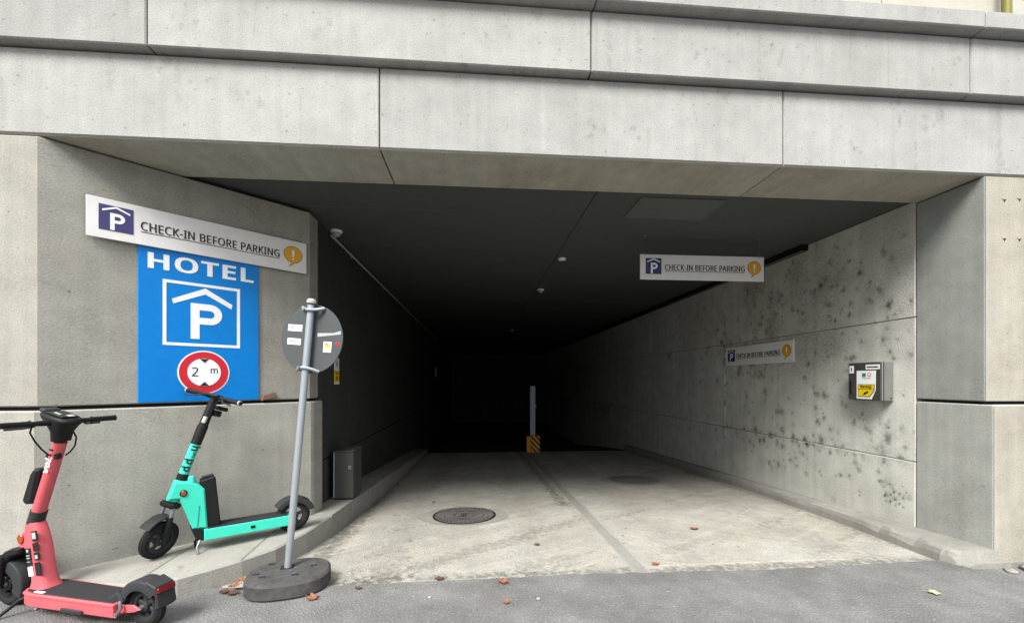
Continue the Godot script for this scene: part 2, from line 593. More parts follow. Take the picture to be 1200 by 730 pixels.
	for q in [[-0.75, 0.55], [0.45, 0.4], [1.75, 0.4], [3.0, 0.45]]:
		stroke(r, at.call(q[0], 3.0), at.call(q[0] + 0.15, 10.6), 48, q[1] * 0.35, Color(0.62, 0.61, 0.6), 0.9)
	for k in 60:
		blot(r, rng.randf() * 1450, rng.randf() * 1100, rng.randf_range(10, 40), rng.randf_range(8, 30), rng.randf_range(0.03, 0.13), Color(0.6, 0.58, 0.54), 0, 1.0, false)
	for k in 44:     # long diagonal brush marks
		var x := rng.randf_range(-1.4, 3.4)
		var d := rng.randf_range(3.1, 8.0)
		var l := rng.randf_range(0.5, 1.6)
		stroke(r, at.call(x, d), at.call(x + l, d + l * 0.62), rng.randf_range(4, 11), rng.randf_range(0.10, 0.24), Color(0.7, 0.69, 0.66) if k % 2 == 0 else Color(1.3, 1.3, 1.3), 0.9)
	for k in 420:    # fine rake lines of the brushed finish
		var x := rng.randf_range(-1.6, 3.8)
		var d := rng.randf_range(2.9, 8.5)
		var l := rng.randf_range(0.15, 0.7) * (1.0 if x < 1.2 else -1.0)
		stroke(r, at.call(x, d), at.call(x + l, d + absf(l) * 0.55), rng.randf_range(1.0, 2.2), rng.randf_range(0.10, 0.30), Color(0.62, 0.61, 0.58) if k % 3 else Color(1.35, 1.35, 1.33), 0.7, 30)
	for k in 160:
		var q := rng.randf_range(1.2, 4)
		blot(r, rng.randf() * 1450, rng.randf() * 1500, q, q, rng.randf_range(0.3, 0.8), Color(0.4, 0.36, 0.3), 0, 0.5, false)
	for k in 40:
		blot(r, rng.randf() * 1450, rng.randf() * 1600, rng.randf_range(20, 70), rng.randf_range(15, 50), rng.randf_range(0.03, 0.09), Color(0.6, 0.57, 0.52), 0, 0.9, false)
	M.ramp = textured(r, 0.92, 4.0)
	M.patch = tinted(M.wall, Color(0.99, 0.985, 0.955))
	# asphalt
	var a := surface(1536, 1536, 91, Color(0.425, 0.421, 0.412), 0.10, 0.07, 0.20, 0.0, 0.0, true, true)
	for k in 3500:
		var q := rng.randf_range(0.8, 1.9)
		blot(a, rng.randf() * 1536, rng.randf() * 1536, q, q, rng.randf_range(0.4, 1.0), Color(1.5, 1.48, 1.45) if k % 3 else Color(0.5, 0.5, 0.5), -40, 0.2)
	M.asphalt = textured(a, 0.9, 4.0)
	# speckled recycled rubber
	var b := surface(512, 512, 111, Color(0.28, 0.277, 0.273), 0.10, 0.12, 0.22, 0.0, 0.0)
	for k in 200:
		var q := rng.randf_range(1.0, 3.0)
		blot(b, rng.randf() * 512, rng.randf() * 512, q, q, rng.randf_range(0.2, 0.9), Color(1.9, 1.9, 1.9) if k % 4 == 0 else Color(0.5, 0.5, 0.5), 0, 0.3)
	M.rubber_base = textured(b, 0.95, 5.0)
	M.white_sign = worn(Color(0.84, 0.83, 0.82), 0.45, 0.0, 1.2, 0.06)
	M.navy = plain(Color(0.17, 0.149, 0.365), 0.45)
	M.print_white = plain(Color(0.85, 0.85, 0.85), 0.45)
	M.print_black = plain(Color(0.043, 0.043, 0.047), 0.5)
	M.amber = plain(Color(0.79, 0.578, 0.068), 0.45)
	M.amber_edge = plain(Color(0.468, 0.34, 0.085), 0.5)
	M.blue = worn(Color(0.0, 0.46, 0.76), 0.4, 0.0, 1.0, 0.05)
	M.red_print = plain(Color(0.714, 0.043, 0.119), 0.4)
	M.yellow = plain(Color(0.782, 0.68, 0.085), 0.5)
	M.steel = worn(Color(0.561, 0.578, 0.595), 0.45, 0.75, 5.0, 0.3)
	M.galv = worn(Color(0.595, 0.62, 0.637), 0.55, 0.45, 6.0, 0.35)
	M.sign_back = worn(Color(0.297, 0.31, 0.315), 0.6, 0.2, 3.0, 0.15)
	M.cabinet = worn(Color(0.527, 0.527, 0.51), 0.5, 0.5, 4.0, 0.2)
	M.cabinet_dark = worn(Color(0.306, 0.306, 0.306), 0.45, 0.4, 4.0, 0.2)
	M.iron = worn(Color(0.17, 0.163, 0.163), 0.6, 0.5, 8.0, 0.6)
	M.box_grey = worn(Color(0.27, 0.27, 0.265), 0.6, 0.0, 4.0, 0.2)
	M.iron_worn = worn(Color(0.47, 0.45, 0.44), 0.5, 0.5, 8.0, 0.4)
	M.iron_dim = worn(Color(0.42, 0.415, 0.40), 0.8, 0.1, 8.0, 0.4)
	M.black = worn(Color(0.106, 0.106, 0.111), 0.55, 0.0, 8.0, 0.3)
	M.charcoal = worn(Color(0.187, 0.191, 0.196), 0.6, 0.0, 8.0, 0.3)
	M.tyre = worn(Color(0.132, 0.132, 0.132), 0.85, 0.0, 12.0, 0.5)
	M.grip_mat = worn(Color(0.17, 0.17, 0.174), 0.9, 0.0, 20.0, 0.9)
	M.teal = worn(Color(0.246, 0.782, 0.68), 0.38, 0.0, 4.0, 0.06)
	M.coral = worn(Color(0.76, 0.345, 0.37), 0.38, 0.0, 4.0, 0.06)
	M.orange = plain(Color(0.55, 0.24, 0.07), 0.25)
	M.tail = plain(Color(0.36, 0.03, 0.035), 0.25)
	M.grey_cap = worn(Color(0.637, 0.637, 0.629), 0.5, 0.0, 6.0, 0.2)
	M.leaf = plain(Color(0.476, 0.306, 0.212), 0.8)
	M.leaf_pale = plain(Color(0.561, 0.552, 0.459), 0.8)
	M.leaf_dark = plain(Color(0.281, 0.187, 0.145), 0.85)
	for k in ["leaf", "leaf_pale", "leaf_dark"]:
		M[k].backlight_enabled = true
		M[k].backlight = Color(0.15, 0.10, 0.05)
	M.brick = worn(Color(0.46, 0.36, 0.31), 0.9, 0.0, 9.0, 0.8)
	M.render = worn(Color(0.66, 0.645, 0.60), 0.85, 0.0, 0.7, 0.4)
	M.olive = worn(Color(0.46, 0.44, 0.24), 0.5, 0.2, 3.0, 0.2)

# concrete slab with its own random patch of the shared sheet (tile metres per repeat)
func slab(called: String, lo: Vector3, hi: Vector3, m: Material, parent: Node, ch := 0.006, tile := 4.5) -> MeshInstance3D:
	var b := mb(Transform3D.IDENTITY, Vector2.ONE / tile, Vector2(rng.randf(), rng.randf()))
	var a := Vector3(min(lo.x, hi.x), min(lo.y, hi.y), min(lo.z, hi.z))
	var c := Vector3(max(lo.x, hi.x), max(lo.y, hi.y), max(lo.z, hi.z))
	b.box((a + c) / 2, c - a, ch)
	return obj(called, b, m, parent)

# ------------------------------------------------------------------ building front above the opening
func building():
	var t := thing("concrete_building", "pale concrete building front with stepped bands above the garage entrance", "building", P(0, 0, 3.02))
	t.position = Vector3.ZERO
	var j3 := [-9.56, -6.60, -3.64, -0.68, 2.285, 5.24, 8.20, 11.1]
	for k in j3.size() - 1:
		slab("fascia_panel", P(j3[k] + 0.004, 3.012, 3.02), P(j3[k + 1] - 0.004, 3.568, 3.56), M.tones[k % 4], t, 0.007)
		slab("soffit_panel", P(j3[k] + 0.005, 3.006, 3.03), P(j3[k + 1] - 0.005, 3.030, 3.557), M.soffit, t, 0.004)
	var j2 := [-8.05, -5.10, -2.15, 0.80, 3.745, 6.70, 9.65]
	for k in j2.size() - 1: slab("band_panel", P(j2[k] + 0.004, 3.580, 2.955), P(j2[k + 1] - 0.004, 4.01, 3.5), M.tones[k % 4], t, 0.008)
	var j1 := [-8.0, -5.08, -2.13, 0.82, 3.77, 6.72, 9.67]
	for k in j1.size() - 1: slab("parapet_panel", P(j1[k] + 0.004, 4.022, 2.875), P(j1[k + 1] - 0.004, 4.150, 3.2), M.tones[k % 4], t, 0.008)
	slab("core", P(-9.5, 3.096, 3.2), P(11, 4.10, 3.95), M.void, t, 0.0)
	# upper storey set back behind the parapet
	for k in 6: slab("upper_wall", P(-9.1 + k * 3.1, 4.105, 3.23), P(-6.008 + k * 3.1, 9.0, 3.6), M.render, t, 0.004)
	var b := mb()
	b.tube([P(4.30, 4.14, 3.14), P(4.30, 9.0, 3.14)], 0.032, 14)
	obj("drain_pipe", b, M.olive, t)
	slab("pipe_foot", P(4.25, 4.152, 3.08), P(4.37, 4.19, 3.2), M.print_white, t, 0.004)
	# right-hand pier beside the opening, upper and lower blocks with a shadow gap between
	var r := thing("pier_wall", "grey and beige concrete pier at the right of the opening", "wall")
	slab("upper_block", P(3.95, 1.236, 3.02), P(9.5, 2.996, 3.545), M.pier_grey, r, 0.008)
	slab("lower_block", P(3.95, -0.4, 2.965), P(9.5, 1.212, 3.545), M.pier_low, r, 0.008)
	slab("upper_facing", P(3.951, 1.24, 3.016), P(9.5, 2.992, 3.02), M.pier_beige, r, 0.003)
	slab("lower_facing", P(3.951, -0.4, 2.961), P(9.5, 1.207, 2.965), M.pier_beige, r, 0.003)
	for q in [[4.110, 2.81], [4.24, 2.82], [4.110, 2.505], [4.24, 2.505]]:
		var b2 := mb(Transform3D(Basis.IDENTITY, P(q[0], q[1], 3.016)))
		b2.prism(pts([-0.022, 0.012, -0.006, 0.004, 0.018, 0.010, 0.008, -0.004, 0.001, -0.016, -0.007, -0.003]), 0.0, 0.0015)
		obj("tie_mark", b2, M.void, r)
	slab("joint", P(3.98, 1.2, 3.06), P(9.5, 1.25, 3.5), M.void, r, 0.0)

# ------------------------------------------------------------------ splayed wall at the left
func pier_outline(o: float, back: float) -> PackedVector2Array:       # plan, x and depth; o pushes the face out
	var n := Vector2(1.166, -1.278).normalized()       # out of the splayed face, towards the street
	var a := Vector2(-2.865, 3.02)
	var b := Vector2(-1.590, 4.186)
	var q := PackedVector2Array([Vector2(-9.5, 3.02 - o), Vector2(a.x + o * 0.35, 3.02 - o), b + n * o * 0.9, Vector2(-1.590 + o, 4.20), Vector2(-1.590 + o, back), Vector2(-2.2, back), Vector2(-3.4, 3.6), Vector2(-9.5, 3.6)])
	return q

func plan_prism(called: String, pts: PackedVector2Array, y0: float, y1: float, m: Material, parent: Node, ch := 0.008, tile := 4.5) -> MeshInstance3D:
	var b := mb(Transform3D(Basis(Vector3(1, 0, 0), Vector3(0, 0, -1), Vector3(0, 1, 0)), Vector3.ZERO))   # local z becomes up, local y becomes depth
	b.uvs = Vector2.ONE / tile
	b.uvo = Vector2(rng.randf(), rng.randf())
	b.prism(pts, y0, y1, ch)
	return obj(called, b, m, parent)

func left_wall():
	var t := thing("splayed_wall", "pale grey concrete wall slanting into the entrance behind the blue sign", "wall")
	plan_prism("upper_block", pier_outline(0.0, 4.39), 1.228, 2.996, M.splay, t)
	plan_prism("lower_block", pier_outline(0.032, 4.42), -0.3, 1.202, M.splay_low, t)
	var g := PackedVector2Array()
	for p in pier_outline(-0.03, 4.36): g.append(p)
	plan_prism("joint", g, 1.19, 1.24, M.void, t, 0.0)

# ------------------------------------------------------------------ inside
func tunnel():
	var r := thing("concrete_wall", "long pale concrete wall with dark mould spots along the right of the ramp", "wall")
	var ds := [3.553, 6.53, 9.50, 12.5, 15.5, 18.5, 21.5, 26.0]
	var ys := [-1.9, 0.662, 1.975, 3.03]
	for i in ds.size() - 1:
		for k in 3:
			var b := mb()
			if ds[i] < 12.0:
				b.uvs = Vector2(1.0 / 9.0, 1.0 / 3.6)
				b.uvo = Vector2(-3.55 / 9.0, 3.03 / 3.6)
			else:
				b.uvs = Vector2.ONE / 4.5
				b.uvo = Vector2(rng.randf(), rng.randf())
			var a := P(3.95 + (0.003 if (i + k) % 2 else 0.0), ys[k] + 0.003, ds[i] + 0.003)
			var c := P(4.2, ys[k + 1] - 0.003, ds[i + 1] - 0.003)
			b.box((a + c) / 2, (c - a).abs(), 0.005)
			obj("wall_panel", b, M.right_wall, r)
	slab("backing", P(3.97, -1.9, 3.56), P(4.19, 3.02, 25.9), M.void, r, 0.0)
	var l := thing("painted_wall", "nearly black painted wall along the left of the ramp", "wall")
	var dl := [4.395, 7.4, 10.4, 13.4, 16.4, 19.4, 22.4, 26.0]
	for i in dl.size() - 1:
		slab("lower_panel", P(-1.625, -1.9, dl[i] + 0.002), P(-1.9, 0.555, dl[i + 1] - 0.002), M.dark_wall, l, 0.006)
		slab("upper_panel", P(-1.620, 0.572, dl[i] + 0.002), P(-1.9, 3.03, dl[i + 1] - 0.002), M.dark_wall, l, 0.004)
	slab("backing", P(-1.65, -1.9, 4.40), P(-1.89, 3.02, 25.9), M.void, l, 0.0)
	var e := thing("end_wall", "dark wall with upright ribs at the far end of the garage", "wall")
	slab("wall_panel", P(-1.9, -2.2, 26.01), P(4.2, 3.1, 26.3), M.end_wall, e, 0.0)
	for k in 9: slab("rib", P(-0.9 + k * 0.42, -1.2, 25.9), P(-0.86 + k * 0.42, 2.6, 26.008), M.sign_back, e, 0.006)
	# ceiling of dark boards
	var c := structure("ceiling")
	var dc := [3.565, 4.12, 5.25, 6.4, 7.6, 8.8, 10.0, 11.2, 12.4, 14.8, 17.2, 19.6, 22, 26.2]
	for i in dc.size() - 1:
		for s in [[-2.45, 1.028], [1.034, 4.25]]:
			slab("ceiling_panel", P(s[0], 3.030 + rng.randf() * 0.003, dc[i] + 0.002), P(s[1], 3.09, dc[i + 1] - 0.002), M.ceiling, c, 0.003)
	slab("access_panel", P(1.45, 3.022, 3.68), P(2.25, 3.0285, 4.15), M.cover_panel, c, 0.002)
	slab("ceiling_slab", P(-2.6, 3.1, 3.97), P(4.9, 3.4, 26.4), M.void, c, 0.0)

func ground():
	# street: one sheet to the horizon, its edge lying over the ramp in an uneven line
	var b := mb(Transform3D.IDENTITY, Vector2.ONE / 5.0)
	var xs := []
	var x := -4.0
	while x < 6.001:
		xs.append(x); x += 0.05
	var edge := []
	for q in xs: edge.append(3.022 + 0.016 * sin(q * 2.3) + grain.get_noise_2d(q * 60.0, 3.0) * 0.022)
	var near := 2.2
	for k in xs.size() - 1:
		b.quad(P(xs[k], 0, near), P(xs[k + 1], 0, near), P(xs[k + 1], 0, edge[k + 1]), P(xs[k], 0, edge[k]), Vector3.UP)
		b.quad(P(xs[k], 0, edge[k]), P(xs[k + 1], 0, edge[k + 1]), P(xs[k + 1], -0.03, edge[k + 1] + 0.012), P(xs[k], -0.03, edge[k] + 0.012), Vector3(0, 0.6, -0.8))
	b.quad(P(-4, 0, near), P(6, 0, near), P(6, 0, -120), P(-4, 0, -120), Vector3.UP)
	b.quad(P(-120, 0, 3.3), P(-4, 0, 3.3), P(-4, 0, -120), P(-120, 0, -120), Vector3.UP)
	b.quad(P(6, 0, 3.3), P(120, 0, 3.3), P(120, 0, -120), P(6, 0, -120), Vector3.UP)
	var road := obj("road", b, M.asphalt)
	road.set_meta("kind", "structure")
	# ramp: two concrete lanes and a filled strip between them
	var ramp := structure("ramp")
	var bands := [[-1.75, 1.159, 0.0, "ramp_slab", "ramp"], [1.165, 1.275, -0.006, "filler_strip", "patch"], [1.281, 4.0, 0.0, "ramp_slab", "ramp"]]
	for s in bands:
		for seg in [[2.7, 3.02], [3.02, 10.7], [10.7, 17.0]]:
			var m := mb(Transform3D.IDENTITY, Vector2(1 / 5.8, 1 / 9.0), Vector2(1.7 / 5.8, -2.6 / 9.0))
			if s[3] == "filler_strip": m.uvs = Vector2(0.3, 0.3)
			var n := 1 if seg[0] != 3.02 else 16
			for k in n:
				var d0: float = lerpf(seg[0], seg[1], k / float(n))
				var d1: float = lerpf(seg[0], seg[1], (k + 1) / float(n))
				m.quad(P(s[0], ramp_y(d0) + s[2], d0), P(s[1], ramp_y(d0) + s[2], d0), P(s[1], ramp_y(d1) + s[2], d1), P(s[0], ramp_y(d1) + s[2], d1), Vector3(0, 1, -SLOPE).normalized())
				for q in [s[0], s[1]]:
					m.quad(P(q, ramp_y(d0) + s[2], d0), P(q, ramp_y(d1) + s[2], d1), P(q, ramp_y(d1) - 0.06, d1), P(q, ramp_y(d0) - 0.06, d0), Vector3(-1 if q == s[0] else 1, 0, 0))
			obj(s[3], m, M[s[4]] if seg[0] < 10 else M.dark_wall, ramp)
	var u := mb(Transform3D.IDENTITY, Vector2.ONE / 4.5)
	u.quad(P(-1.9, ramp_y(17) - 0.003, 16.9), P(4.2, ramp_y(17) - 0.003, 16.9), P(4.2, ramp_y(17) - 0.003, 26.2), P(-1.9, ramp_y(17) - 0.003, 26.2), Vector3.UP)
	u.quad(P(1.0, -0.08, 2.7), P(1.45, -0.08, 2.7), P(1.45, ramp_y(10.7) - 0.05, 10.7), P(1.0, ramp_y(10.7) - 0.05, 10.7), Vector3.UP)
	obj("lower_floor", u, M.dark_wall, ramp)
	# pale mortar ridges along the strip
	for s in [[1.278, 0.011], [1.162, 0.005]]:
		var m := mb()
		var rows := []
		for k in 60:
			var d := lerpf(3.04, 9.6, k / 59.0)
			var w: float = s[1] * (0.7 + 0.9 * absf(grain.get_noise_2d(k * 9.0, s[0] * 90.0)))
			var xx: float = s[0] + grain.get_noise_2d(k * 5.0, 40.0 + s[0] * 50) * 0.012
			rows.append([P(xx - w, ramp_y(d) - 0.004, d), P(xx - w * 0.4, ramp_y(d) + 0.005, d), P(xx + w * 0.4, ramp_y(d) + 0.005, d), P(xx + w, ramp_y(d) - 0.004, d)])
		m.grid(rows, false, false)
		obj("mortar_ridge", m, M.front, ramp)
	# pavement wedge under the left wall, three slabs with fine joints, then the kerb that follows the wall inside
	var pv := structure("pavement")
	var curve := [Vector2(-2.86, 3.02), Vector2(-2.55, 2.90), Vector2(-2.159, 2.845), Vector2(-1.932, 2.915), Vector2(-1.798, 3.04), Vector2(-1.671, 3.173), Vector2(-1.53, 3.37), Vector2(-1.435, 3.716), Vector2(-1.375, 4.15)]
	var wall := [Vector2(-2.90, 3.08), Vector2(-2.60, 3.35), Vector2(-2.21, 3.70), Vector2(-1.98, 3.92), Vector2(-1.85, 4.04), Vector2(-1.75, 4.15), Vector2(-1.72, 4.25), Vector2(-1.70, 4.35), Vector2(-1.70, 4.40)]
	for g in [[0, 2], [2, 5], [5, 8]]:
		var pts := PackedVector2Array()
		for k in range(g[0], g[1] + 1): pts.append(curve[k])
		for k in range(g[1], g[0] - 1, -1): pts.append(wall[k])
		# a 3 mm joint: pull the slab's two cut edges in
		plan_prism("pavement_slab", pts, -0.25, 0.125 + 0.0015 * g[0] / 2.0, M.pavement, pv, 0.012)
	var lk := structure("kerb")
	var dk := [4.155, 5.9, 7.6, 9.3, 11.0]
	for k in dk.size() - 1:
		var m := mb(Transform3D.IDENTITY, Vector2.ONE / 3.0, Vector2(rng.randf(), rng.randf()))
		var c := []
		for lev in [0, 1]:
			for q in [[0, 0], [1, 0], [1, 1], [0, 1]]:
				var d: float = (dk[k] + 0.002 if q[1] == 0 else dk[k + 1] - 0.002)
				var xo: float = -1.375 + 0.10 * clampf((d - 4.155) / 2.0, 0, 1)
				var top: float = 0.13 - 0.078 * max(0.0, d - 5.0)
				c.append(P(xo + (0.02 if lev == 0 else 0.0) if q[0] == 1 else -1.70, -0.8 if lev == 0 else top, d))
		m.hexa(c)
		obj("kerb_stone", m, M.kerb, lk)
	var rk := structure("kerb")
	var xr := [[2.88, 3.66], [3.05, 3.60], [4.0, 3.72], [5.5, 3.80], [8.0, 3.84], [11.0, 3.86]]
	for k in xr.size() - 1:
		var m := mb(Transform3D.IDENTITY, Vector2.ONE / 3.0, Vector2(rng.randf(), rng.randf()))
		var n := 8 if k < 2 else 14
		for j in n:
			var rows := []
			for e in [j / float(n), (j + 1) / float(n)]:
				var d: float = lerpf(xr[k][0], xr[k + 1][0], e)
				var xx: float = lerpf(xr[k][1], xr[k + 1][1], e)
				var chip := 0.0
				chip = maxf(0.0, grain.get_noise_2d(d * 160.0, 9.0)) * (0.035 if d < 4.2 else 0.018)
				var top: float = 0.10 - SLOPE * maxf(0.0, d - 3.02)
				var fl: float = ramp_y(d) - 0.05
				if d < 2.95:
					top = 0.035
				rows.append([P(3.99, top + 0.004, d), P(xx + 0.035 + chip * 1.2, top, d), P(xx + 0.012 + chip, top - 0.014 - chip * 0.7, d), P(xx, top - 0.05 - chip, d), P(xx - 0.012, fl, d)])
			for q in 4:
				var nn := Vector3(-0.2, 1, 0) if q == 0 else (Vector3(-0.6, 0.7, 0) if q == 1 else Vector3(-1, 0.15, 0))
				m.poly([rows[0][q], rows[0][q + 1], rows[1][q + 1]], nn)
				m.poly([rows[0][q], rows[1][q + 1], rows[1][q]], nn)
			if k == 0 and j == 0:
				m.poly([rows[0][0], rows[0][1], rows[0][2], rows[0][3], rows[0][4], P(3.99, -0.06, 2.88)], Vector3(0, 0, 1))
		obj("kerb_stone", m, M.kerb, rk)

# ------------------------------------------------------------------ signs
func flat_poly(called: String, pts: PackedVector2Array, m: Material, parent: Node, z: float, deep := 0.002, X := Transform3D.IDENTITY) -> MeshInstance3D:
	var b := mb(X)
	b.prism(pts, z, z + deep)
	return obj(called, b, m, parent)

func ellipse(c: Vector2, rx: float, ry: float, n := 48) -> PackedVector2Array:
	var q := PackedVector2Array()
	for k in n: q.append(c + Vector2(cos(TAU * k / n) * rx, sin(TAU * k / n) * ry))
	return q

func rect(x0: float, y0: float, x1: float, y1: float) -> PackedVector2Array:
	return PackedVector2Array([Vector2(x0, y0), Vector2(x1, y0), Vector2(x1, y1), Vector2(x0, y1)])

func letter_p(c: Vector2, w: float, h: float, t: float) -> Array:     # outline pieces of a P, so that the counter stays open
	var x0 := c.x - w / 2
	var y0 := c.y - h / 2
	var stem := rect(x0, y0, x0 + t * 1.1, y0 + h)
	var bowl := PackedVector2Array()
	var ro := h * 0.29
	var cy := y0 + h - ro
	var ex := x0 + w - ro
	bowl.append(Vector2(x0 + t * 1.1, cy + ro))
	for k in 13:
		var a := PI / 2 - PI * k / 12
		bowl.append(Vector2(ex + cos(a) * ro, cy + sin(a) * ro))
	bowl.append(Vector2(x0 + t * 1.1, cy - ro))
	bowl.append(Vector2(x0 + t * 1.1, cy - ro + t))
	for k in 13:
		var a := -PI / 2 + PI * k / 12
		bowl.append(Vector2(ex + cos(a) * (ro - t), cy + sin(a) * (ro - t)))
	bowl.append(Vector2(x0 + t * 1.1, cy + ro - t))
	return [stem, bowl]

func checkin_sign(t: Node3D, z := 0.008):
	var b := mb()
	b.box(Vector3(0, 0, 0), Vector3(1.46, 0.28, 0.016), 0.002)
	obj("panel", b, M.white_sign, t)
	flat_poly("symbol_panel", rect(-0.668, -0.08, -0.485, 0.098), M.navy, t, z)
	var roof := PackedVector2Array([Vector2(-0.650, 0.050), Vector2(-0.577, 0.082), Vector2(-0.503, 0.050), Vector2(-0.503, 0.063), Vector2(-0.577, 0.095), Vector2(-0.650, 0.063)])
	flat_poly("symbol", roof, M.print_white, t, z + 0.002)
	for q in letter_p(Vector2(-0.570, -0.014), 0.078, 0.118, 0.021): flat_poly("symbol", q, M.print_white, t, z + 0.002)
	for q in [[-0.0016, 0.0012, 0.0], [0.0016, -0.0008, 0.0004]]:     # two thin layers of ink, a little apart, for the heavier stroke
		lettering("CHECK-IN BEFORE PARKING", 0.94, 0.062, M.print_black, Transform3D(Basis.IDENTITY, Vector3(0.026 + q[0], -0.002 + q[1], z + 0.0015 + q[2])), t)
	flat_poly("underline", rect(-0.444, -0.0475, 0.496, -0.0425), M.print_black, t, z)
	var bub := PackedVector2Array()
	for k in 40:
		var a := -TAU * 0.29 - TAU * 0.93 * k / 39.0
		bub.append(Vector2(0.612 + cos(a) * 0.076, 0.012 + sin(a) * 0.072))
	bub.append(Vector2(0.575, -0.098))
	var edge := PackedVector2Array()
	for q in bub: edge.append(Vector2(0.612, 0.006) + (q - Vector2(0.612, 0.006)) * 1.07)
	flat_poly("speech_bubble", edge, M.amber_edge, t, z)
	flat_poly("speech_bubble", bub, M.amber, t, z + 0.002)
	flat_poly("exclamation_mark", PackedVector2Array([Vector2(0.606, -0.008), Vector2(0.618, -0.008), Vector2(0.624, 0.052), Vector2(0.600, 0.052)]), M.print_white, t, z + 0.004)
	flat_poly("exclamation_mark", ellipse(Vector2(0.612, -0.026), 0.008, 0.008, 14), M.print_white, t, z + 0.004)

func splay_at(s: float, y: float, off: float) -> Vector3:      # a point on the splayed wall, s metres from its street corner
	return P(-2.865 + 1.275 / 1.7278 * s + 1.166 / 1.7278 * off, y, 3.02 + 1.166 / 1.7278 * s - 1.275 / 1.7278 * off)

func signs():
	var turn := atan2(1.166, 1.275)        # local x runs along the wall
	var a := thing("checkin_sign", "long white check-in sign above the blue hotel sign on the slanted wall", "sign", splay_at(0.953, 2.537, 0.030), turn, "white check-in signs")
	checkin_sign(a)
	var h := thing("hanging_sign", "white check-in sign hanging on two wires from the dark ceiling", "sign", P(2.545, 2.675, 4.65), 0.0, "white check-in signs")
	checkin_sign(h)
	for x in [-0.676, 0.676]:
		var b := mb()
		b.tube([Vector3(x, 0.125, 0.0), Vector3(x, 0.355, 0.0)], 0.0012, 6)
		b.box(Vector3(x, 0.128, 0.0), Vector3(0.008, 0.018, 0.022), 0.002)
		b.box(Vector3(x, 0.350, 0.0), Vector3(0.02, 0.012, 0.02), 0.002)
		obj("wire", b, M.steel, h)
	var w := thing("checkin_sign", "white check-in sign fixed flat on the spotted right wall", "sign", P(3.938, 1.772, 5.75), -PI / 2, "white check-in signs")
	checkin_sign(w)
	# blue hotel sign; local origin at the wall's street corner at ground level
	var o := thing("hotel_sign", "tall blue hotel parking sign with a red 2 m height limit roundel", "sign", splay_at(0, 0, 0), turn)
	var b := mb()
	b.box(Vector3(0.892, 1.818, 0.009), Vector3(0.795, 1.165, 0.014), 0.003)
	obj("panel", b, M.blue, o)
	lettering("HOTEL", 0.700, 0.116, M.print_white, Transform3D(Basis.IDENTITY, Vector3(0.899, 2.301, 0.0175)), o, true)
	var z := 0.016
	for q in [[0.636, 2.150, 1.147, 2.172], [0.636, 1.672, 1.147, 1.694], [0.636, 1.694, 0.658, 2.150], [1.125, 1.694, 1.147, 2.150]]:
		flat_poly("frame_line", rect(q[0], q[1], q[2], q[3]), M.print_white, o, z)
	flat_poly("roof_symbol", PackedVector2Array([Vector2(0.700, 1.994), Vector2(0.905, 2.092), Vector2(1.085, 1.994), Vector2(1.092, 2.030), Vector2(0.905, 2.140), Vector2(0.693, 2.030)]), M.print_white, o, z)
	for q in letter_p(Vector2(0.914, 1.872), 0.210, 0.282, 0.052): flat_poly("letter", q, M.print_white, o, z)
	var c := Vector2(0.8975, 1.466)
	flat_poly("roundel", ellipse(c, 0.1735, 0.1735, 64), M.print_white, o, z)
	flat_poly("roundel", ellipse(c, 0.164, 0.164, 64), M.red_print, o, z + 0.002)
	flat_poly("roundel", ellipse(c, 0.111, 0.111, 64), M.print_white, o, z + 0.004)
	flat_poly("arrow_mark", PackedVector2Array([c + Vector2(-0.031, 0.108), c + Vector2(0, 0.076), c + Vector2(0.031, 0.108)]), M.print_black, o, z + 0.006)
	flat_poly("arrow_mark", PackedVector2Array([c + Vector2(-0.031, -0.108), c + Vector2(0.031, -0.108), c + Vector2(0, -0.076)]), M.print_black, o, z + 0.006)
	lettering("2", 0.042, 0.070, M.print_black, Transform3D(Basis.IDENTITY, Vector3(c.x - 0.062, c.y + 0.004, z + 0.007)), o)
	lettering("m", 0.048, 0.052, M.print_black, Transform3D(Basis.IDENTITY, Vector3(c.x + 0.065, c.y + 0.012, z + 0.007)), o)
	# small two-part notice on the black wall
	var n := thing("notice", "small white and yellow notice on the black left wall", "notice", P(-1.612, 1.51, 5.03), PI / 2)
	b = mb(); b.box(Vector3(0, 0.075, 0), Vector3(0.16, 0.15, 0.006), 0.001); obj("white_plate", b, M.white_sign, n)
	b = mb(); b.box(Vector3(0, -0.078, 0), Vector3(0.16, 0.15, 0.006), 0.001); obj("yellow_plate", b, M.yellow, n)
	flat_poly("mark", PackedVector2Array([Vector2(-0.02, 0.05), Vector2(0.0, 0.05), Vector2(0.02, 0.11), Vector2(-0.01, 0.115)]), M.print_black, n, 0.003)
	flat_poly("mark", rect(0.025, 0.05, 0.045, 0.062), M.print_black, n, 0.003)
	flat_poly("mark", rect(-0.045, -0.035, 0.045, -0.022), M.print_black, n, 0.003)
	camera_mark(n, Vector2(0, -0.08), 0.09, 0.003)
	flat_poly("mark", rect(-0.08, -0.152, 0.08, -0.128), M.print_white, n, 0.003)

func camera_mark(p: Node3D, c: Vector2, w: float, z: float, X := Transform3D.IDENTITY):
	var k := w / 0.1
	var body := PackedVector2Array([c + Vector2(-0.03, -0.004) * k, c + Vector2(0.028, 0.026) * k, c + Vector2(0.04, 0.006) * k, c + Vector2(-0.012, -0.024) * k])
	flat_poly("camera_symbol", body, M.print_black, p, z, 0.0015, X)
	flat_poly("camera_symbol", PackedVector2Array([c + Vector2(-0.045, -0.030) * k, c + Vector2(-0.014, -0.026) * k, c + Vector2(-0.032, -0.012) * k]), M.print_black, p, z, 0.0015, X)

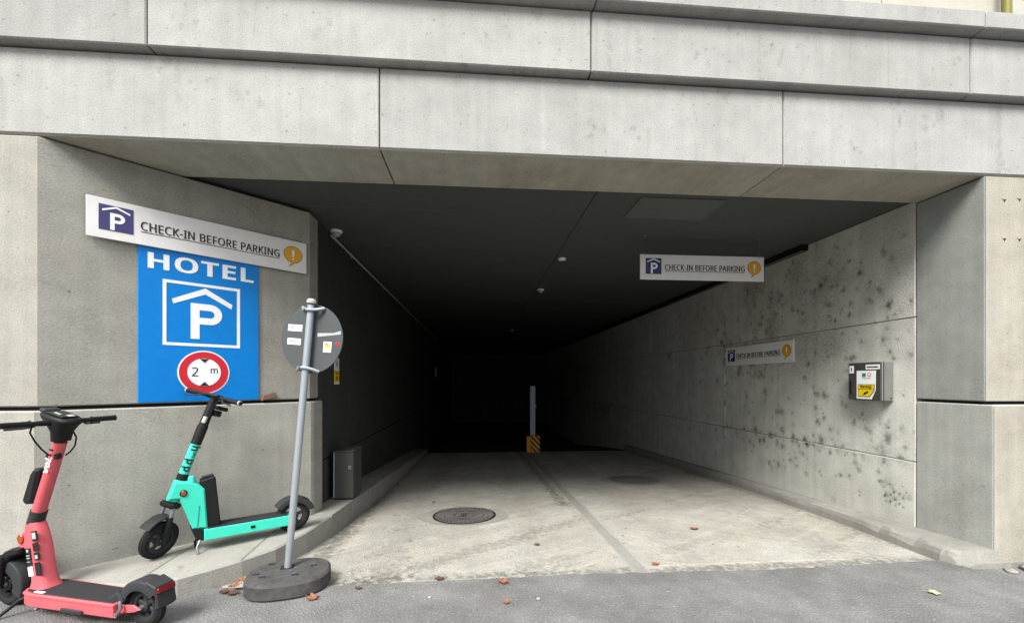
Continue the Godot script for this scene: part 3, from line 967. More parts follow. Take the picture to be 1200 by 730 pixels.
# ------------------------------------------------------------------ fixed fittings
func fittings():
	# metal cabinet on the right wall; local z points out of the wall, local x towards the back of the ramp
	var t := thing("wall_cabinet", "grey metal cabinet with warning papers on the right wall", "cabinet", P(3.95, 1.392, 3.93), -PI / 2)
	var b := mb()
	b.box(Vector3(0, 0, 0.058), Vector3(0.355, 0.375, 0.116), 0.006)
	obj("body", b, M.cabinet, t)
	b = mb(); b.box(Vector3(0, 0, 0.127), Vector3(0.355, 0.372, 0.016), 0.004); obj("door", b, M.cabinet_dark, t)
	b = mb(); b.box(Vector3(0.1785, 0, 0.105), Vector3(0.006, 0.378, 0.008), 0.002); obj("door_seal", b, M.black, t)
	b = mb(); b.lathe([Vector2(0, 0.004), Vector2(0.006, 0.004), Vector2(0.006, 0)], 12, Transform3D(Basis(Vector3.FORWARD, PI / 2), Vector3(0.178, -0.16, 0.03))); obj("screw", b, M.black, t)
	b = mb(); b.box(Vector3(-0.145, -0.06, 0.137), Vector3(0.022, 0.13, 0.008), 0.003); obj("handle", b, M.black, t)
	var z := 0.135
	flat_poly("label_plate", rect(-0.162, 0.082, -0.112, 0.158), M.print_white, t, z)
	flat_poly("label_mark", rect(-0.142, 0.106, -0.133, 0.136), M.print_black, t, z + 0.002)
	flat_poly("label_plate", rect(0.022, 0.118, 0.168, 0.164), M.print_white, t, z)
	flat_poly("label_mark", rect(0.036, 0.136, 0.154, 0.146), M.print_black, t, z + 0.002)
	flat_poly("paper", PackedVector2Array([Vector2(-0.078, -0.172), Vector2(0.085, -0.172), Vector2(0.125, -0.09), Vector2(0.130, 0.106), Vector2(-0.078, 0.106)]), M.print_white, t, z)
	flat_poly("printed_mark", rect(-0.015, 0.045, 0.024, 0.082), plain(Color(0.12, 0.50, 0.36), 0.5), t, z + 0.002)
	flat_poly("printed_mark", ellipse(Vector2(0.062, 0.066), 0.019, 0.019, 24), M.red_print, t, z + 0.002)
	flat_poly("printed_mark", ellipse(Vector2(0.062, 0.066), 0.012, 0.012, 24), M.print_white, t, z + 0.004)
	flat_poly("printed_mark", rect(-0.01, 0.030, 0.08, 0.035), plain(Color(0.6, 0.6, 0.62), 0.6), t, z + 0.002)
	flat_poly("warning_sticker", PackedVector2Array([Vector2(-0.062, -0.152), Vector2(0.070, -0.152), Vector2(0.118, -0.09), Vector2(0.118, -0.028), Vector2(-0.062, -0.028)]), M.print_black, t, z + 0.002)
	flat_poly("warning_sticker", PackedVector2Array([Vector2(-0.057, -0.147), Vector2(0.067, -0.147), Vector2(0.112, -0.088), Vector2(0.112, -0.079), Vector2(-0.057, -0.079)]), M.yellow, t, z + 0.004)
	flat_poly("warning_sticker", rect(-0.057, -0.074, 0.112, -0.033), M.yellow, t, z + 0.004)
	lettering("Warning!", 0.12, 0.026, M.print_black, Transform3D(Basis.IDENTITY, Vector3(0.028, -0.054, z + 0.007)), t, true, "lettering", 0.001)
	camera_mark(t, Vector2(0.028, -0.112), 0.075, z + 0.006)
	# grey box standing on the kerb by the black wall
	var g := thing("metal_box", "plain grey upright metal box standing on the left kerb", "box", P(-1.445, 0.13, 4.91))
	b = mb()
	b.box(Vector3(0.0, 0.245, 0), Vector3(0.20, 0.50, 0.34), 0.006)
	obj("body", b, M.box_grey, g)
	b = mb(); b.box(Vector3(0, 0.503, 0), Vector3(0.215, 0.016, 0.355), 0.004); obj("lid", b, M.box_grey, g)
	b = mb(); b.box(Vector3(-0.104, 0.25, 0.168), Vector3(0.012, 0.49, 0.014), 0.003); obj("edge_strip", b, M.galv, g)
	b = mb(); b.box(Vector3(0.062, 0.33, 0.171), Vector3(0.03, 0.04, 0.004), 0.001); obj("lock_plate", b, M.cabinet, g)
	# conduit and detector under the ceiling at the left
	var c := thing("conduit", "thin pale conduit running under the ceiling along the black wall", "conduit")
	b = mb()
	b.tube([P(-1.595, 2.985, 4.80), P(-1.595, 2.985, 17.0)], 0.014, 10)
	obj("pipe", b, M.grey_cap, c)
	for k in 6:
		b = mb(); b.box(P(-1.606, 2.985, 5.6 + k * 1.9), Vector3(0.03, 0.04, 0.02), 0.003); obj("clip", b, M.galv, c)
	ceiling_fitting("smoke_detector", "white round detector at the ceiling corner beside the slanted wall", P(-1.535, 3.028, 4.78), 0.062, true)
	ceiling_fitting("ceiling_fitting", "small white ceiling disc nearest to the hanging sign", P(1.124, 3.028, 5.62), 0.052, false)
	ceiling_fitting("ceiling_fitting", "small white ceiling fitting behind the first ceiling disc", P(1.122, 3.028, 7.55), 0.06, true)
	ceiling_fitting("ceiling_fitting", "faint ceiling fitting deepest in the dark garage", P(1.108, 3.028, 13.7), 0.055, true)
	var tr := thing("cable_tray", "black cable tray under the ceiling along the spotted wall", "cable tray")
	b = mb(); b.box(P(3.905, 2.992, 13.4), Vector3(0.088, 0.07, 17.2), 0.004); obj("channel", b, M.black, tr)
	b = mb(); b.box(P(3.88, 2.951, 13.4), Vector3(0.02, 0.006, 17.19), 0.002); obj("lip", b, M.cabinet, tr)
	var hk := thing("wall_hook", "small pale bent hook on the black wall far inside", "hook", P(-1.615, 1.62, 16.0))
	b = mb(); b.tube([Vector3(0.05, 0.26, 0), Vector3(0.07, 0.02, 0), Vector3(0.05, -0.05, 0), Vector3(0.0, -0.07, 0)], 0.026, 8); obj("rod", b, M.print_white, hk)
	# barrier post with striped base
	var bp := thing("barrier_post", "grey upright barrier post on a yellow and black striped base", "post", P(1.405, ramp_y(10.65), 10.65))
	var im := Image.create(64, 96, false, Image.FORMAT_RGB8)
	for y in 96:
		for x in 64:
			var s := fposmod((y - x * 0.9) / 30.0, 1.0)
			im.set_pixel(x, y, Color(0.86, 0.60, 0.08) if s < 0.55 else Color(0.07, 0.07, 0.07))
	im.generate_mipmaps()
	var sm := plain(Color.WHITE, 0.6)
	sm.albedo_texture = ImageTexture.create_from_image(im)
	b = mb(Transform3D.IDENTITY, Vector2(1 / 0.24, 1 / 0.42), Vector2(0.5, 1.0)); b.box(Vector3(0.03, 0.21, 0), Vector3(0.23, 0.42, 0.22), 0.006); obj("striped_base", b, sm, bp)
	b = mb(); b.box(Vector3(-0.135, 0.2, -0.02), Vector3(0.10, 0.40, 0.18), 0.006); obj("side_box", b, plain(Color(0.80, 0.55, 0.08), 0.6), bp)
	b = mb(); b.box(Vector3(-0.03, 1.04, 0.0), Vector3(0.14, 1.24, 0.10), 0.012); obj("column", b, M.galv, bp)
	b = mb(); b.box(Vector3(0.048, 1.15, 0.02), Vector3(0.016, 0.06, 0.05), 0.003); obj("reflector", b, M.print_white, bp)
	# concrete nose at the end of the strip between the lanes
	var ns := thing("kerb_nose", "low pale concrete hump at the end of the strip before the striped post", "hump", P(1.36, ramp_y(7.7), 7.7))
	b = mb(Transform3D.IDENTITY, Vector2.ONE / 3.0)
	var rows := []
	for k in 9:
		var zz := lerpf(0.28, -1.2, k / 8.0)
		var hh: float = 0.075 * sin(PI * clampf((k + 0.4) / 9.0, 0, 1)) - SLOPE * (0.0 - zz) * 1.0
		var ring := []
		for q in 9:
			var e := -1.0 + q / 4.0
			ring.append(Vector3(e * 0.16, hh * sqrt(maxf(0.0, 1.0 - e * e)) + (SLOPE * zz) - 0.004, zz))
		rows.append(ring)
	b.grid(rows, false, false)
	obj("hump", b, M.kerb, ns)
	manhole("round cast iron manhole cover with ring pattern in the left lane", P(-0.147, ramp_y(4.76), 4.76), 0.335, M.iron, true)
	manhole("dark round manhole cover in the shaded right lane", P(2.50, ramp_y(6.65), 6.65), 0.37, M.iron_dim, false)
	# brick fragment on the ledge under the blue sign
	var br := thing("brick_fragment", "broken reddish brick piece on the ledge beside the blue sign", "brick", splay_at(1.372, 1.228, 0.016), turn_of_splay())
	b = mb(Transform3D(Basis(Vector3(0, 0, 1), 0.16), Vector3(0, 0.006, 0)))
	b.prism(PackedVector2Array([Vector2(-0.062, 0.0), Vector2(0.055, 0.006), Vector2(0.058, 0.052), Vector2(0.035, 0.058), Vector2(-0.048, 0.046)]), -0.014, 0.018, 0.004)
	obj("piece", b, M.brick, br)

func turn_of_splay() -> float:
	return atan2(1.166, 1.275)

func ceiling_fitting(called: String, label: String, at: Vector3, r: float, deep: bool):
	var t := thing(called, label, "ceiling fitting", at)
	var b := mb()
	b.lathe([Vector2(r, 0.002), Vector2(r, -0.012), Vector2(r * 0.9, -0.02), Vector2(0, -0.022)], 28)
	obj("plate", b, M.print_white, t)
	if deep:
		b = mb()
		b.lathe([Vector2(r * 0.72, -0.018), Vector2(r * 0.66, -0.045), Vector2(r * 0.35, -0.062), Vector2(0, -0.064)], 24)
		obj("head", b, M.grey_cap, t)

func manhole(label: String, at: Vector3, r: float, m: Material, ribs: bool):
	var t := thing("manhole_cover", label, "manhole cover", at)
	t.rotation.x = -atan(SLOPE)
	var b := mb(Transform3D.IDENTITY, Vector2.ONE / 3.0)
	var ring := []
	var n := 40
	# mortar collar, uneven outline
	for k in n:
		var a := TAU * k / n
		var q: float = r * (1.34 + 0.06 * sin(a * 2 + 1.0) + grain.get_noise_2d(k * 6.0, 77.0) * 0.10)
		ring.append(Vector3(cos(a) * q * 1.06, 0.004, sin(a) * q * 0.86))
	for k in n: b.flat(Vector3(0, 0.004, 0), ring[k], ring[(k + 1) % n], Vector3.UP)
	obj("mortar_collar", b, M.patch, t)
	b = mb()
	b.lathe([Vector2(r * 1.04, 0.004), Vector2(r * 1.04, 0.010), Vector2(r * 0.985, 0.010), Vector2(r * 0.985, 0.002)], 56)
	obj("frame_ring", b, m, t)
	b = mb()
	b.lathe([Vector2(r * 0.97, 0.004), Vector2(r * 0.97, 0.0065), Vector2(0, 0.0065)], 56)
	obj("cover", b, m, t)
	if ribs:
		b = mb()
		for q in [0.97, 0.80, 0.65, 0.34]:
			b.lathe([Vector2(r * q, 0.0065), Vector2(r * q, 0.013), Vector2(r * (q - 0.035), 0.013), Vector2(r * (q - 0.035), 0.0065)], 48)
		for k in 36:
			var a := TAU * k / 36.0
			var B := Basis(Vector3.UP, a)
			for seg in [[0.66, 0.93], [0.36, 0.62]]:
				var l: float = (seg[1] - seg[0]) * r
				b.box(B * Vector3((seg[0] + seg[1]) / 2 * r, 0.0095, 0), Vector3(l, 0.008, 0.016), 0.0, B)
		for k in 16:
			var B := Basis(Vector3.UP, TAU * k / 16.0)
			b.box(B * Vector3(0.20 * r, 0.0095, 0), Vector3(0.18 * r, 0.007, 0.010), 0.0, B)
		obj("raised_ribs", b, M.iron_worn, t)

# ------------------------------------------------------------------ portable road sign
func road_sign():
	var foot := P(-1.318, 0.0, 3.075)
	var t := thing("road_sign", "round road sign seen from its grey back on a leaning pole with rubber foot", "road sign", foot)
	var b := mb(Transform3D.IDENTITY, Vector2.ONE * 2.2)
	# oval rubber foot, turned a little
	var out := PackedVector2Array()
	for k in 44:
		var a := TAU * k / 44.0
		var c := cos(a)
		var s := sin(a)
		out.append(Vector2(signf(c) * pow(absf(c), 0.8) * 0.262, signf(s) * pow(absf(s), 0.8) * 0.215))
	b.T = Transform3D(Basis(Vector3.UP, 0.22) * Basis(Vector3(1, 0, 0), Vector3(0, 0, -1), Vector3(0, 1, 0)), Vector3(0.035, 0, 0.055))
	b.prism(out, 0.0, 0.105, 0.014, true)
	obj("foot", b, M.rubber_base, t)
	for q in [[-0.16, 0.10], [-0.10, 0.14], [0.10, 0.12], [-0.13, -0.06], [0.17, -0.02]]:
		b = mb(); b.box(Vector3(q[0], 0.1035, q[1]), Vector3(0.042, 0.008, 0.020), 0.001, Basis(Vector3.UP, 0.25)); obj("slot", b, M.void, t)
	b = mb(); b.box(Vector3(0.0, 0.106, 0.0), Vector3(0.085, 0.006, 0.06), 0.002, Basis(Vector3.UP, 0.2)); obj("socket", b, M.void, t)
	var top := P(-1.158, 1.925, 3.075) - foot
	var low := Vector3(0, 0.06, 0)
	b = mb(); b.tube([low, top], 0.0235, 18); obj("pole", b, M.galv, t)
	# frame of the disc: y along the pole, z towards the camera
	var y := (top - low).normalized()
	var zn := Vector3(0, 0, 1).rotated(Vector3.UP, deg_to_rad(-16.0))
	zn = (zn - y * zn.dot(y)).normalized()
	var x := y.cross(zn).normalized()
	var F := Transform3D(Basis(x, y, zn), low + y * 1.640 - zn * 0.040)
	b = mb(F)
	b.prism(ellipse(Vector2.ZERO, 0.243, 0.243, 64), -0.004, 0.004, 0.0015, true)
	obj("disc", b, M.sign_back, t)
	b = mb(F); b.prism(ellipse(Vector2.ZERO, 0.236, 0.236, 64), -0.0065, -0.0045); obj("disc_face", b, M.print_white, t)
	for q in [[0.196, 0.085, 1.0], [-0.205, 0.085, -1.0]]:
		b = mb(F)
		var pa := []
		for k in 9:
			var e := -1.0 + k / 4.0
			pa.append(Vector3(e * q[1], q[0] + q[2] * 0.022 * pow(absf(e), 2.0) * signf(q[2]) * q[2], 0.012 + 0.058 * pow(maxf(0.0, 1.0 - absf(e)), 0.8)))
		b.tube(pa, 0.0115, 8)
		obj("clamp", b, M.galv, t)
		b = mb(F); b.tube([Vector3(-0.03, q[0], 0.062), Vector3(-0.03, q[0], 0.082)], 0.008, 8); obj("bolt", b, M.steel, t)
	b = mb(F)
	b.lathe([Vector2(0, 0.28), Vector2(0.022, 0.275), Vector2(0.031, 0.262), Vector2(0.031, 0.245), Vector2(0, 0.245)], 18, Transform3D(Basis.IDENTITY, Vector3(0, 0.0, 0.04)))
	obj("pole_cap", b, M.grey_cap, t)
	var pl := [[-0.196, 0.048, -0.082, 0.094], [-0.192, -0.048, -0.085, -0.004]]
	for q in pl:
		flat_poly("sticker", rect(q[0], q[1], q[2], q[3]), M.print_white, t, 0.0035, 0.0015, F)
		flat_poly("sticker_print", rect(q[0] + 0.03, q[1] + 0.020, q[0] + 0.042, q[1] + 0.030), M.print_black, t, 0.005, 0.001, F)
		flat_poly("sticker_print", rect(q[0] + 0.055, q[1] + 0.012, q[0] + 0.102, q[1] + 0.016), plain(Color(0.55, 0.55, 0.57), 0.6), t, 0.005, 0.001, F)
	flat_poly("sticker", PackedVector2Array([Vector2(0.045, 0.018), Vector2(0.225, 0.046), Vector2(0.222, 0.070), Vector2(0.170, 0.052), Vector2(0.043, 0.044)]), M.grey_cap, t, 0.0035, 0.0015, F)
	flat_poly("sticker", rect(0.098, -0.085, 0.160, -0.012), M.print_white, t, 0.0035, 0.0015, F)
	flat_poly("sticker_print", rect(0.108, -0.052, 0.146, -0.025), M.yellow, t, 0.005, 0.001, F)
	flat_poly("sticker_print", rect(0.108, -0.032, 0.138, -0.027), M.print_black, t, 0.006, 0.001, F)
	flat_poly("sticker", rect(0.188, -0.030, 0.222, -0.012), M.red_print, t, 0.0035, 0.0015, F)

# ------------------------------------------------------------------ scooters (local x forward, y up, camera side at -z)
func wheel(parent: Node3D, c: Vector3, r: float, w: float, S: Transform3D, spokes: int, hub: Material):
	var h := Node3D.new()
	h.name = "wheel"
	parent.add_child(h, true)
	var X := S * Transform3D(Basis(Vector3.RIGHT, PI / 2), c)
	var prof := []
	var rt := w / 2
	for k in 14:
		var a := TAU * k / 14.0
		prof.append(Vector2(r - rt * 0.92 + cos(a) * rt * 0.92, sin(a) * rt))
	var b := mb(X)
	b.lathe(prof, 40, Transform3D.IDENTITY, true, true)
	for q in [-0.22, 0.22]: b.lathe([Vector2(r - 0.004, q * w - 0.003), Vector2(r + 0.0008, q * w - 0.002), Vector2(r + 0.0008, q * w + 0.002), Vector2(r - 0.004, q * w + 0.003)], 40)
	obj("tyre", b, M.tyre, h)
	b = mb(X)
	var ri := r - w * 0.93
	b.lathe([Vector2(ri + 0.012, -w * 0.36), Vector2(ri + 0.012, w * 0.36), Vector2(ri - 0.006, w * 0.30), Vector2(ri - 0.010, 0), Vector2(ri - 0.006, -w * 0.30), Vector2(ri + 0.012, -w * 0.36)], 36)
	for k in spokes:
		var B := Basis(Vector3.UP, TAU * k / spokes + 0.4)
		b.box(B * Vector3(ri * 0.60, 0, 0), Vector3(ri * 0.95, w * 0.40, r * 0.20), 0.004, B)
	b.lathe([Vector2(0, -w * 0.48), Vector2(ri * 0.42, -w * 0.46), Vector2(ri * 0.47, -w * 0.38), Vector2(ri * 0.47, w * 0.38), Vector2(ri * 0.42, w * 0.46), Vector2(0, w * 0.48)], 28)
	obj("rim", b, hub, h)
	b = mb(X)
	b.lathe([Vector2(0, -w * 0.75), Vector2(0.012, -w * 0.75), Vector2(0.014, -w * 0.45)], 10)
	b.lathe([Vector2(0.014, w * 0.45), Vector2(0.012, w * 0.75), Vector2(0, w * 0.75)], 10)
	obj("axle", b, M.steel, h)

func fender(c: Vector3, r: float, a0: float, a1: float, w: float, S: Transform3D, thick := 0.006, drop := 0.02) -> MB:
	var b := mb(S)
	var rows := []
	for k in 15:
		var a := deg_to_rad(lerpf(a0, a1, k / 14.0))
		var ring := []
		for e in [[-1.0, -drop], [-1.0, -drop * 0.2], [-0.8, 0.0], [0.8, 0.0], [1.0, -drop * 0.2], [1.0, -drop], [0.9, -drop], [0.9, -thick], [-0.9, -thick], [-0.9, -drop]]:
			ring.append(c + Vector3(cos(a) * (r + e[1]), sin(a) * (r + e[1]), e[0] * w / 2))
		rows.append(ring)
	b.grid(rows, false, true, true)
	return b

func pts(a: Array) -> PackedVector2Array:
	var q := PackedVector2Array()
	for k in range(0, a.size(), 2): q.append(Vector2(a[k], a[k + 1]))
	return q

func teal_scooter():
	var dir := Vector2(-0.805, -0.593)
	var t := thing("electric_scooter", "turquoise and black electric scooter parked on the pavement by the slanted wall", "scooter", P(-1.565, 0.126, 3.76), atan2(dir.y, dir.x), "rental scooters")
	var I := Transform3D.IDENTITY
	var ax := Vector3(-0.25, 0.735, 0).normalized()
	var piv := Vector3(0.803, 0.40, 0)
	var R := Basis(ax, deg_to_rad(37.0))
	var S := Transform3D(R, piv - R * piv)
	wheel(t, Vector3(0, 0.132, 0), 0.130, 0.052, I, 5, M.charcoal)
	wheel(t, Vector3(0.872, 0.132, 0), 0.130, 0.052, S, 5, M.charcoal)
	# deck
	var b := mb(); b.prism(pts([0.03, 0.075, 0.62, 0.088, 0.622, 0.172, 0.03, 0.158]), -0.085, 0.085, 0.006); obj("deck", b, M.teal, t)
	b = mb(); b.prism(pts([0.055, 0.1605, 0.60, 0.1735, 0.60, 0.179, 0.055, 0.166]), -0.078, 0.078, 0.002); obj("deck_mat", b, M.grip_mat, t)
	b = mb(); b.box(Vector3(0.31, 0.125, -0.087), Vector3(0.032, 0.022, 0.006), 0.003); obj("charge_port", b, M.black, t)
	b = mb(); b.prism(pts([0.70, 0.19, 0.595, 0.178, 0.60, 0.083, 0.665, 0.090]), -0.060, 0.060, 0.010); obj("lower_joint", b, M.black, t)
	# battery and its turquoise guard
	b = mb(); b.prism(pts([0.640, 0.175, 0.640, 0.530, 0.560, 0.552, 0.548, 0.540, 0.515, 0.178]), -0.052, 0.052, 0.008); obj("battery", b, M.black, t)
	b = mb(); b.prism(pts([0.632, 0.552, 0.560, 0.565, 0.556, 0.553, 0.630, 0.540]), -0.020, 0.020, 0.003); obj("battery_handle", b, M.charcoal, t)
	b = mb(); b.prism(pts([0.832, 0.420, 0.795, 0.545, 0.700, 0.535, 0.655, 0.510, 0.614, 0.468, 0.596, 0.172, 0.690, 0.184, 0.765, 0.415]), -0.062, 0.062, 0.012); obj("frame_guard", b, M.teal, t)
	b = mb(); b.tube([Vector3(0.690, 0.50, -0.035), Vector3(0.693, 0.56, -0.035), Vector3(0.693, 0.572, -0.035)], [0.022, 0.022, 0.012], 14); obj("guard_knob", b, M.teal, t)
	b = mb(); b.prism(ellipse(Vector2(0.742, 0.458), 0.024, 0.026, 8), -0.070, -0.060, 0.003); obj("reflector_rim", b, M.black, t)
	b = mb(); b.prism(ellipse(Vector2(0.742, 0.458), 0.017, 0.019, 8), -0.073, -0.069, 0.002); obj("reflector", b, M.orange, t)
	b = mb(); b.box(Vector3(0.655, 0.275, -0.063), Vector3(0.006, 0.15, 0.004), 0.001, Basis(Vector3(0, 0, 1), 0.08)); obj("guard_seam", b, plain(Color(0.15, 0.5, 0.46), 0.5), t)
	# steering column
	var at = func(y: float) -> Vector3: return Vector3(0.803 - (y - 0.40) * 0.25 / 0.735, y, 0)
	b = mb(); b.tube([at.call(0.402), at.call(0.43), at.call(0.545)], [0.040, 0.042, 0.036], 20); obj("head_tube", b, M.teal, t)
	b = mb(S); b.tube([at.call(0.545), at.call(0.590)], 0.0345, 20); obj("clamp_band", b, M.black, t)
	b = mb(S); b.tube([at.call(0.590), at.call(0.800)], 0.031, 20); obj("column", b, M.teal, t)
	b = mb(S); b.tube([at.call(0.800), at.call(0.93), at.call(0.94), at.call(1.14)], [0.034, 0.036, 0.031, 0.027], 20); obj("upper_column", b, M.black, t)
	b = mb(S); b.box(at.call(0.985) + Vector3(0.026, 0, -0.018), Vector3(0.02, 0.05, 0.03), 0.004, Basis(Vector3(0, 0, 1), 0.33)); obj("lock_catch", b, M.grey_cap, t)
	# lettering runs down the column, on the side that faces the street
	var down := -ax
	var up2 := Vector3(-ax.y, ax.x, 0)
	var LB := Basis(down, up2, down.cross(up2).normalized())
	for q in [["h", 0.773], ["p", 0.678], ["p", 0.626]]:
		lettering(q[0], 0.037, 0.050, M.print_black, Transform3D(LB, at.call(q[1]) + Vector3(0, 0, -0.0315) + (Vector3(-0.008, -0.003, 0) if q[0] == "h" else Vector3(0.004, 0.002, 0))), t, true)
	b = mb()
	var arc := []
	for k in 9:
		var a := PI * (1.05 + 0.9 * k / 8.0)
		arc.append(at.call(0.728) + down * (cos(a) * 0.016) + up2 * (sin(a) * 0.016) * -1.0 + Vector3(0, 0, -0.031))
	b.tube(arc, 0.0038, 8)
	obj("lettering", b, M.print_black, t)
	# handlebar
	var tp: Vector3 = at.call(1.135)
	b = mb(S)
	b.tube([tp + Vector3(0.01, 0.018, -0.265), tp + Vector3(0.012, 0.022, -0.12), tp + Vector3(0.0, 0.012, 0), tp + Vector3(0.012, 0.022, 0.12), tp + Vector3(0.01, 0.018, 0.265)], [0.013, 0.014, 0.017, 0.014, 0.013], 14)
	obj("handlebar", b, M.black, t)
	b = mb(S); b.box(tp + Vector3(0.005, 0.028, 0), Vector3(0.075, 0.022, 0.13), 0.009, Basis(Vector3(0, 0, 1), 0.35)); obj("display", b, M.charcoal, t)
	for s in [-1.0, 1.0]:
		b = mb(S); b.tube([tp + Vector3(0.01, 0.018, s * 0.145), tp + Vector3(0.01, 0.018, s * 0.245)], 0.0185, 14); obj("grip", b, M.black, t)
		b = mb(S); b.tube([tp + Vector3(0.01, 0.018, s * 0.246), tp + Vector3(0.01, 0.018, s * 0.256)], 0.0195, 14); obj("grip_ring", b, M.grey_cap, t)
		b = mb(S); b.tube([tp + Vector3(0.02, 0.015, s * 0.10), tp + Vector3(0.055, 0.005, s * 0.14), tp + Vector3(0.058, 0.0, s * 0.22)], 0.006, 8); obj("brake_lever", b, M.charcoal, t)
	b = mb(S); b.box(at.call(1.04) + Vector3(-0.05, -0.02, 0), Vector3(0.07, 0.045, 0.07), 0.008, Basis(Vector3(0, 0, 1), 0.3)); b.box(at.call(1.05) + Vector3(-0.095, 0.0, -0.005), Vector3(0.05, 0.03, 0.09), 0.006, Basis(Vector3(0, 0, 1), 0.3)); obj("phone_holder", b, M.black, t)
	b = mb(S); b.tube([tp + Vector3(0.03, 0.0, -0.07), tp + Vector3(0.06, -0.06, -0.06), tp + Vector3(0.055, -0.15, -0.025), at.call(0.93) + Vector3(0.025, 0, -0.02)], 0.004, 8); obj("cable", b, M.black, t)
	# fork
	b = mb(S); b.box(Vector3(0.815, 0.378, 0), Vector3(0.085, 0.04, 0.125), 0.014, Basis(Vector3(0, 0, 1), 0.33)); obj("fork_crown", b, M.black, t)
	for s in [-1.0, 1.0]:
		b = mb(S); b.tube([Vector3(0.822, 0.365, s * 0.044), Vector3(0.845, 0.285, s * 0.044)], 0.013, 12); obj("stanchion", b, M.steel, t)
		b = mb(S); b.tube([Vector3(0.842, 0.300, s * 0.046), Vector3(0.855, 0.24, s * 0.048), Vector3(0.868, 0.16, s * 0.046), Vector3(0.872, 0.120, s * 0.046)], [0.019, 0.022, 0.021, 0.018], 12); obj("fork_leg", b, M.black, t)
	b = fender(Vector3(0.866, 0.150, 0), 0.163, 42, 104, 0.088, S, 0.006, 0.012); obj("front_fender", b, M.charcoal, t)
	b = mb(S); b.box(Vector3(0.845, 0.29, 0), Vector3(0.03, 0.02, 0.11), 0.005); obj("fork_bridge", b, M.black, t)
	# rear fender and tail
	b = fender(Vector3(0, 0.132, 0), 0.165, 35, 165, 0.095, I, 0.006, 0.05); obj("rear_fender", b, M.charcoal, t)
	b = mb(); b.prism(pts([-0.06, 0.285, -0.105, 0.262, -0.128, 0.195, -0.118, 0.192, -0.098, 0.245, -0.06, 0.265]), -0.045, 0.045, 0.003); obj("tail", b, M.black, t)
	b = mb(); b.box(Vector3(-0.112, 0.245, 0), Vector3(0.02, 0.024, 0.06), 0.004, Basis(Vector3(0, 0, 1), -0.4)); obj("tail_light", b, M.tail, t)
	for s in [-1.0, 1.0]:
		b = mb(); b.prism(pts([0.11, 0.10, 0.11, 0.165, -0.01, 0.155, -0.03, 0.132, -0.01, 0.112]), s * 0.046 - 0.006, s * 0.046 + 0.006, 0.003); obj("rear_arm", b, M.black, t)
	# double kickstand
	for s in [-1.0, 1.0]:
		b = mb(); b.tube([Vector3(0.645, 0.090, s * 0.05), Vector3(0.665, 0.05, s * 0.075), Vector3(0.66, 0.004, s * 0.085)], [0.010, 0.008, 0.009], 10); obj("kickstand_leg", b, M.black if s > 0 else M.steel, t)

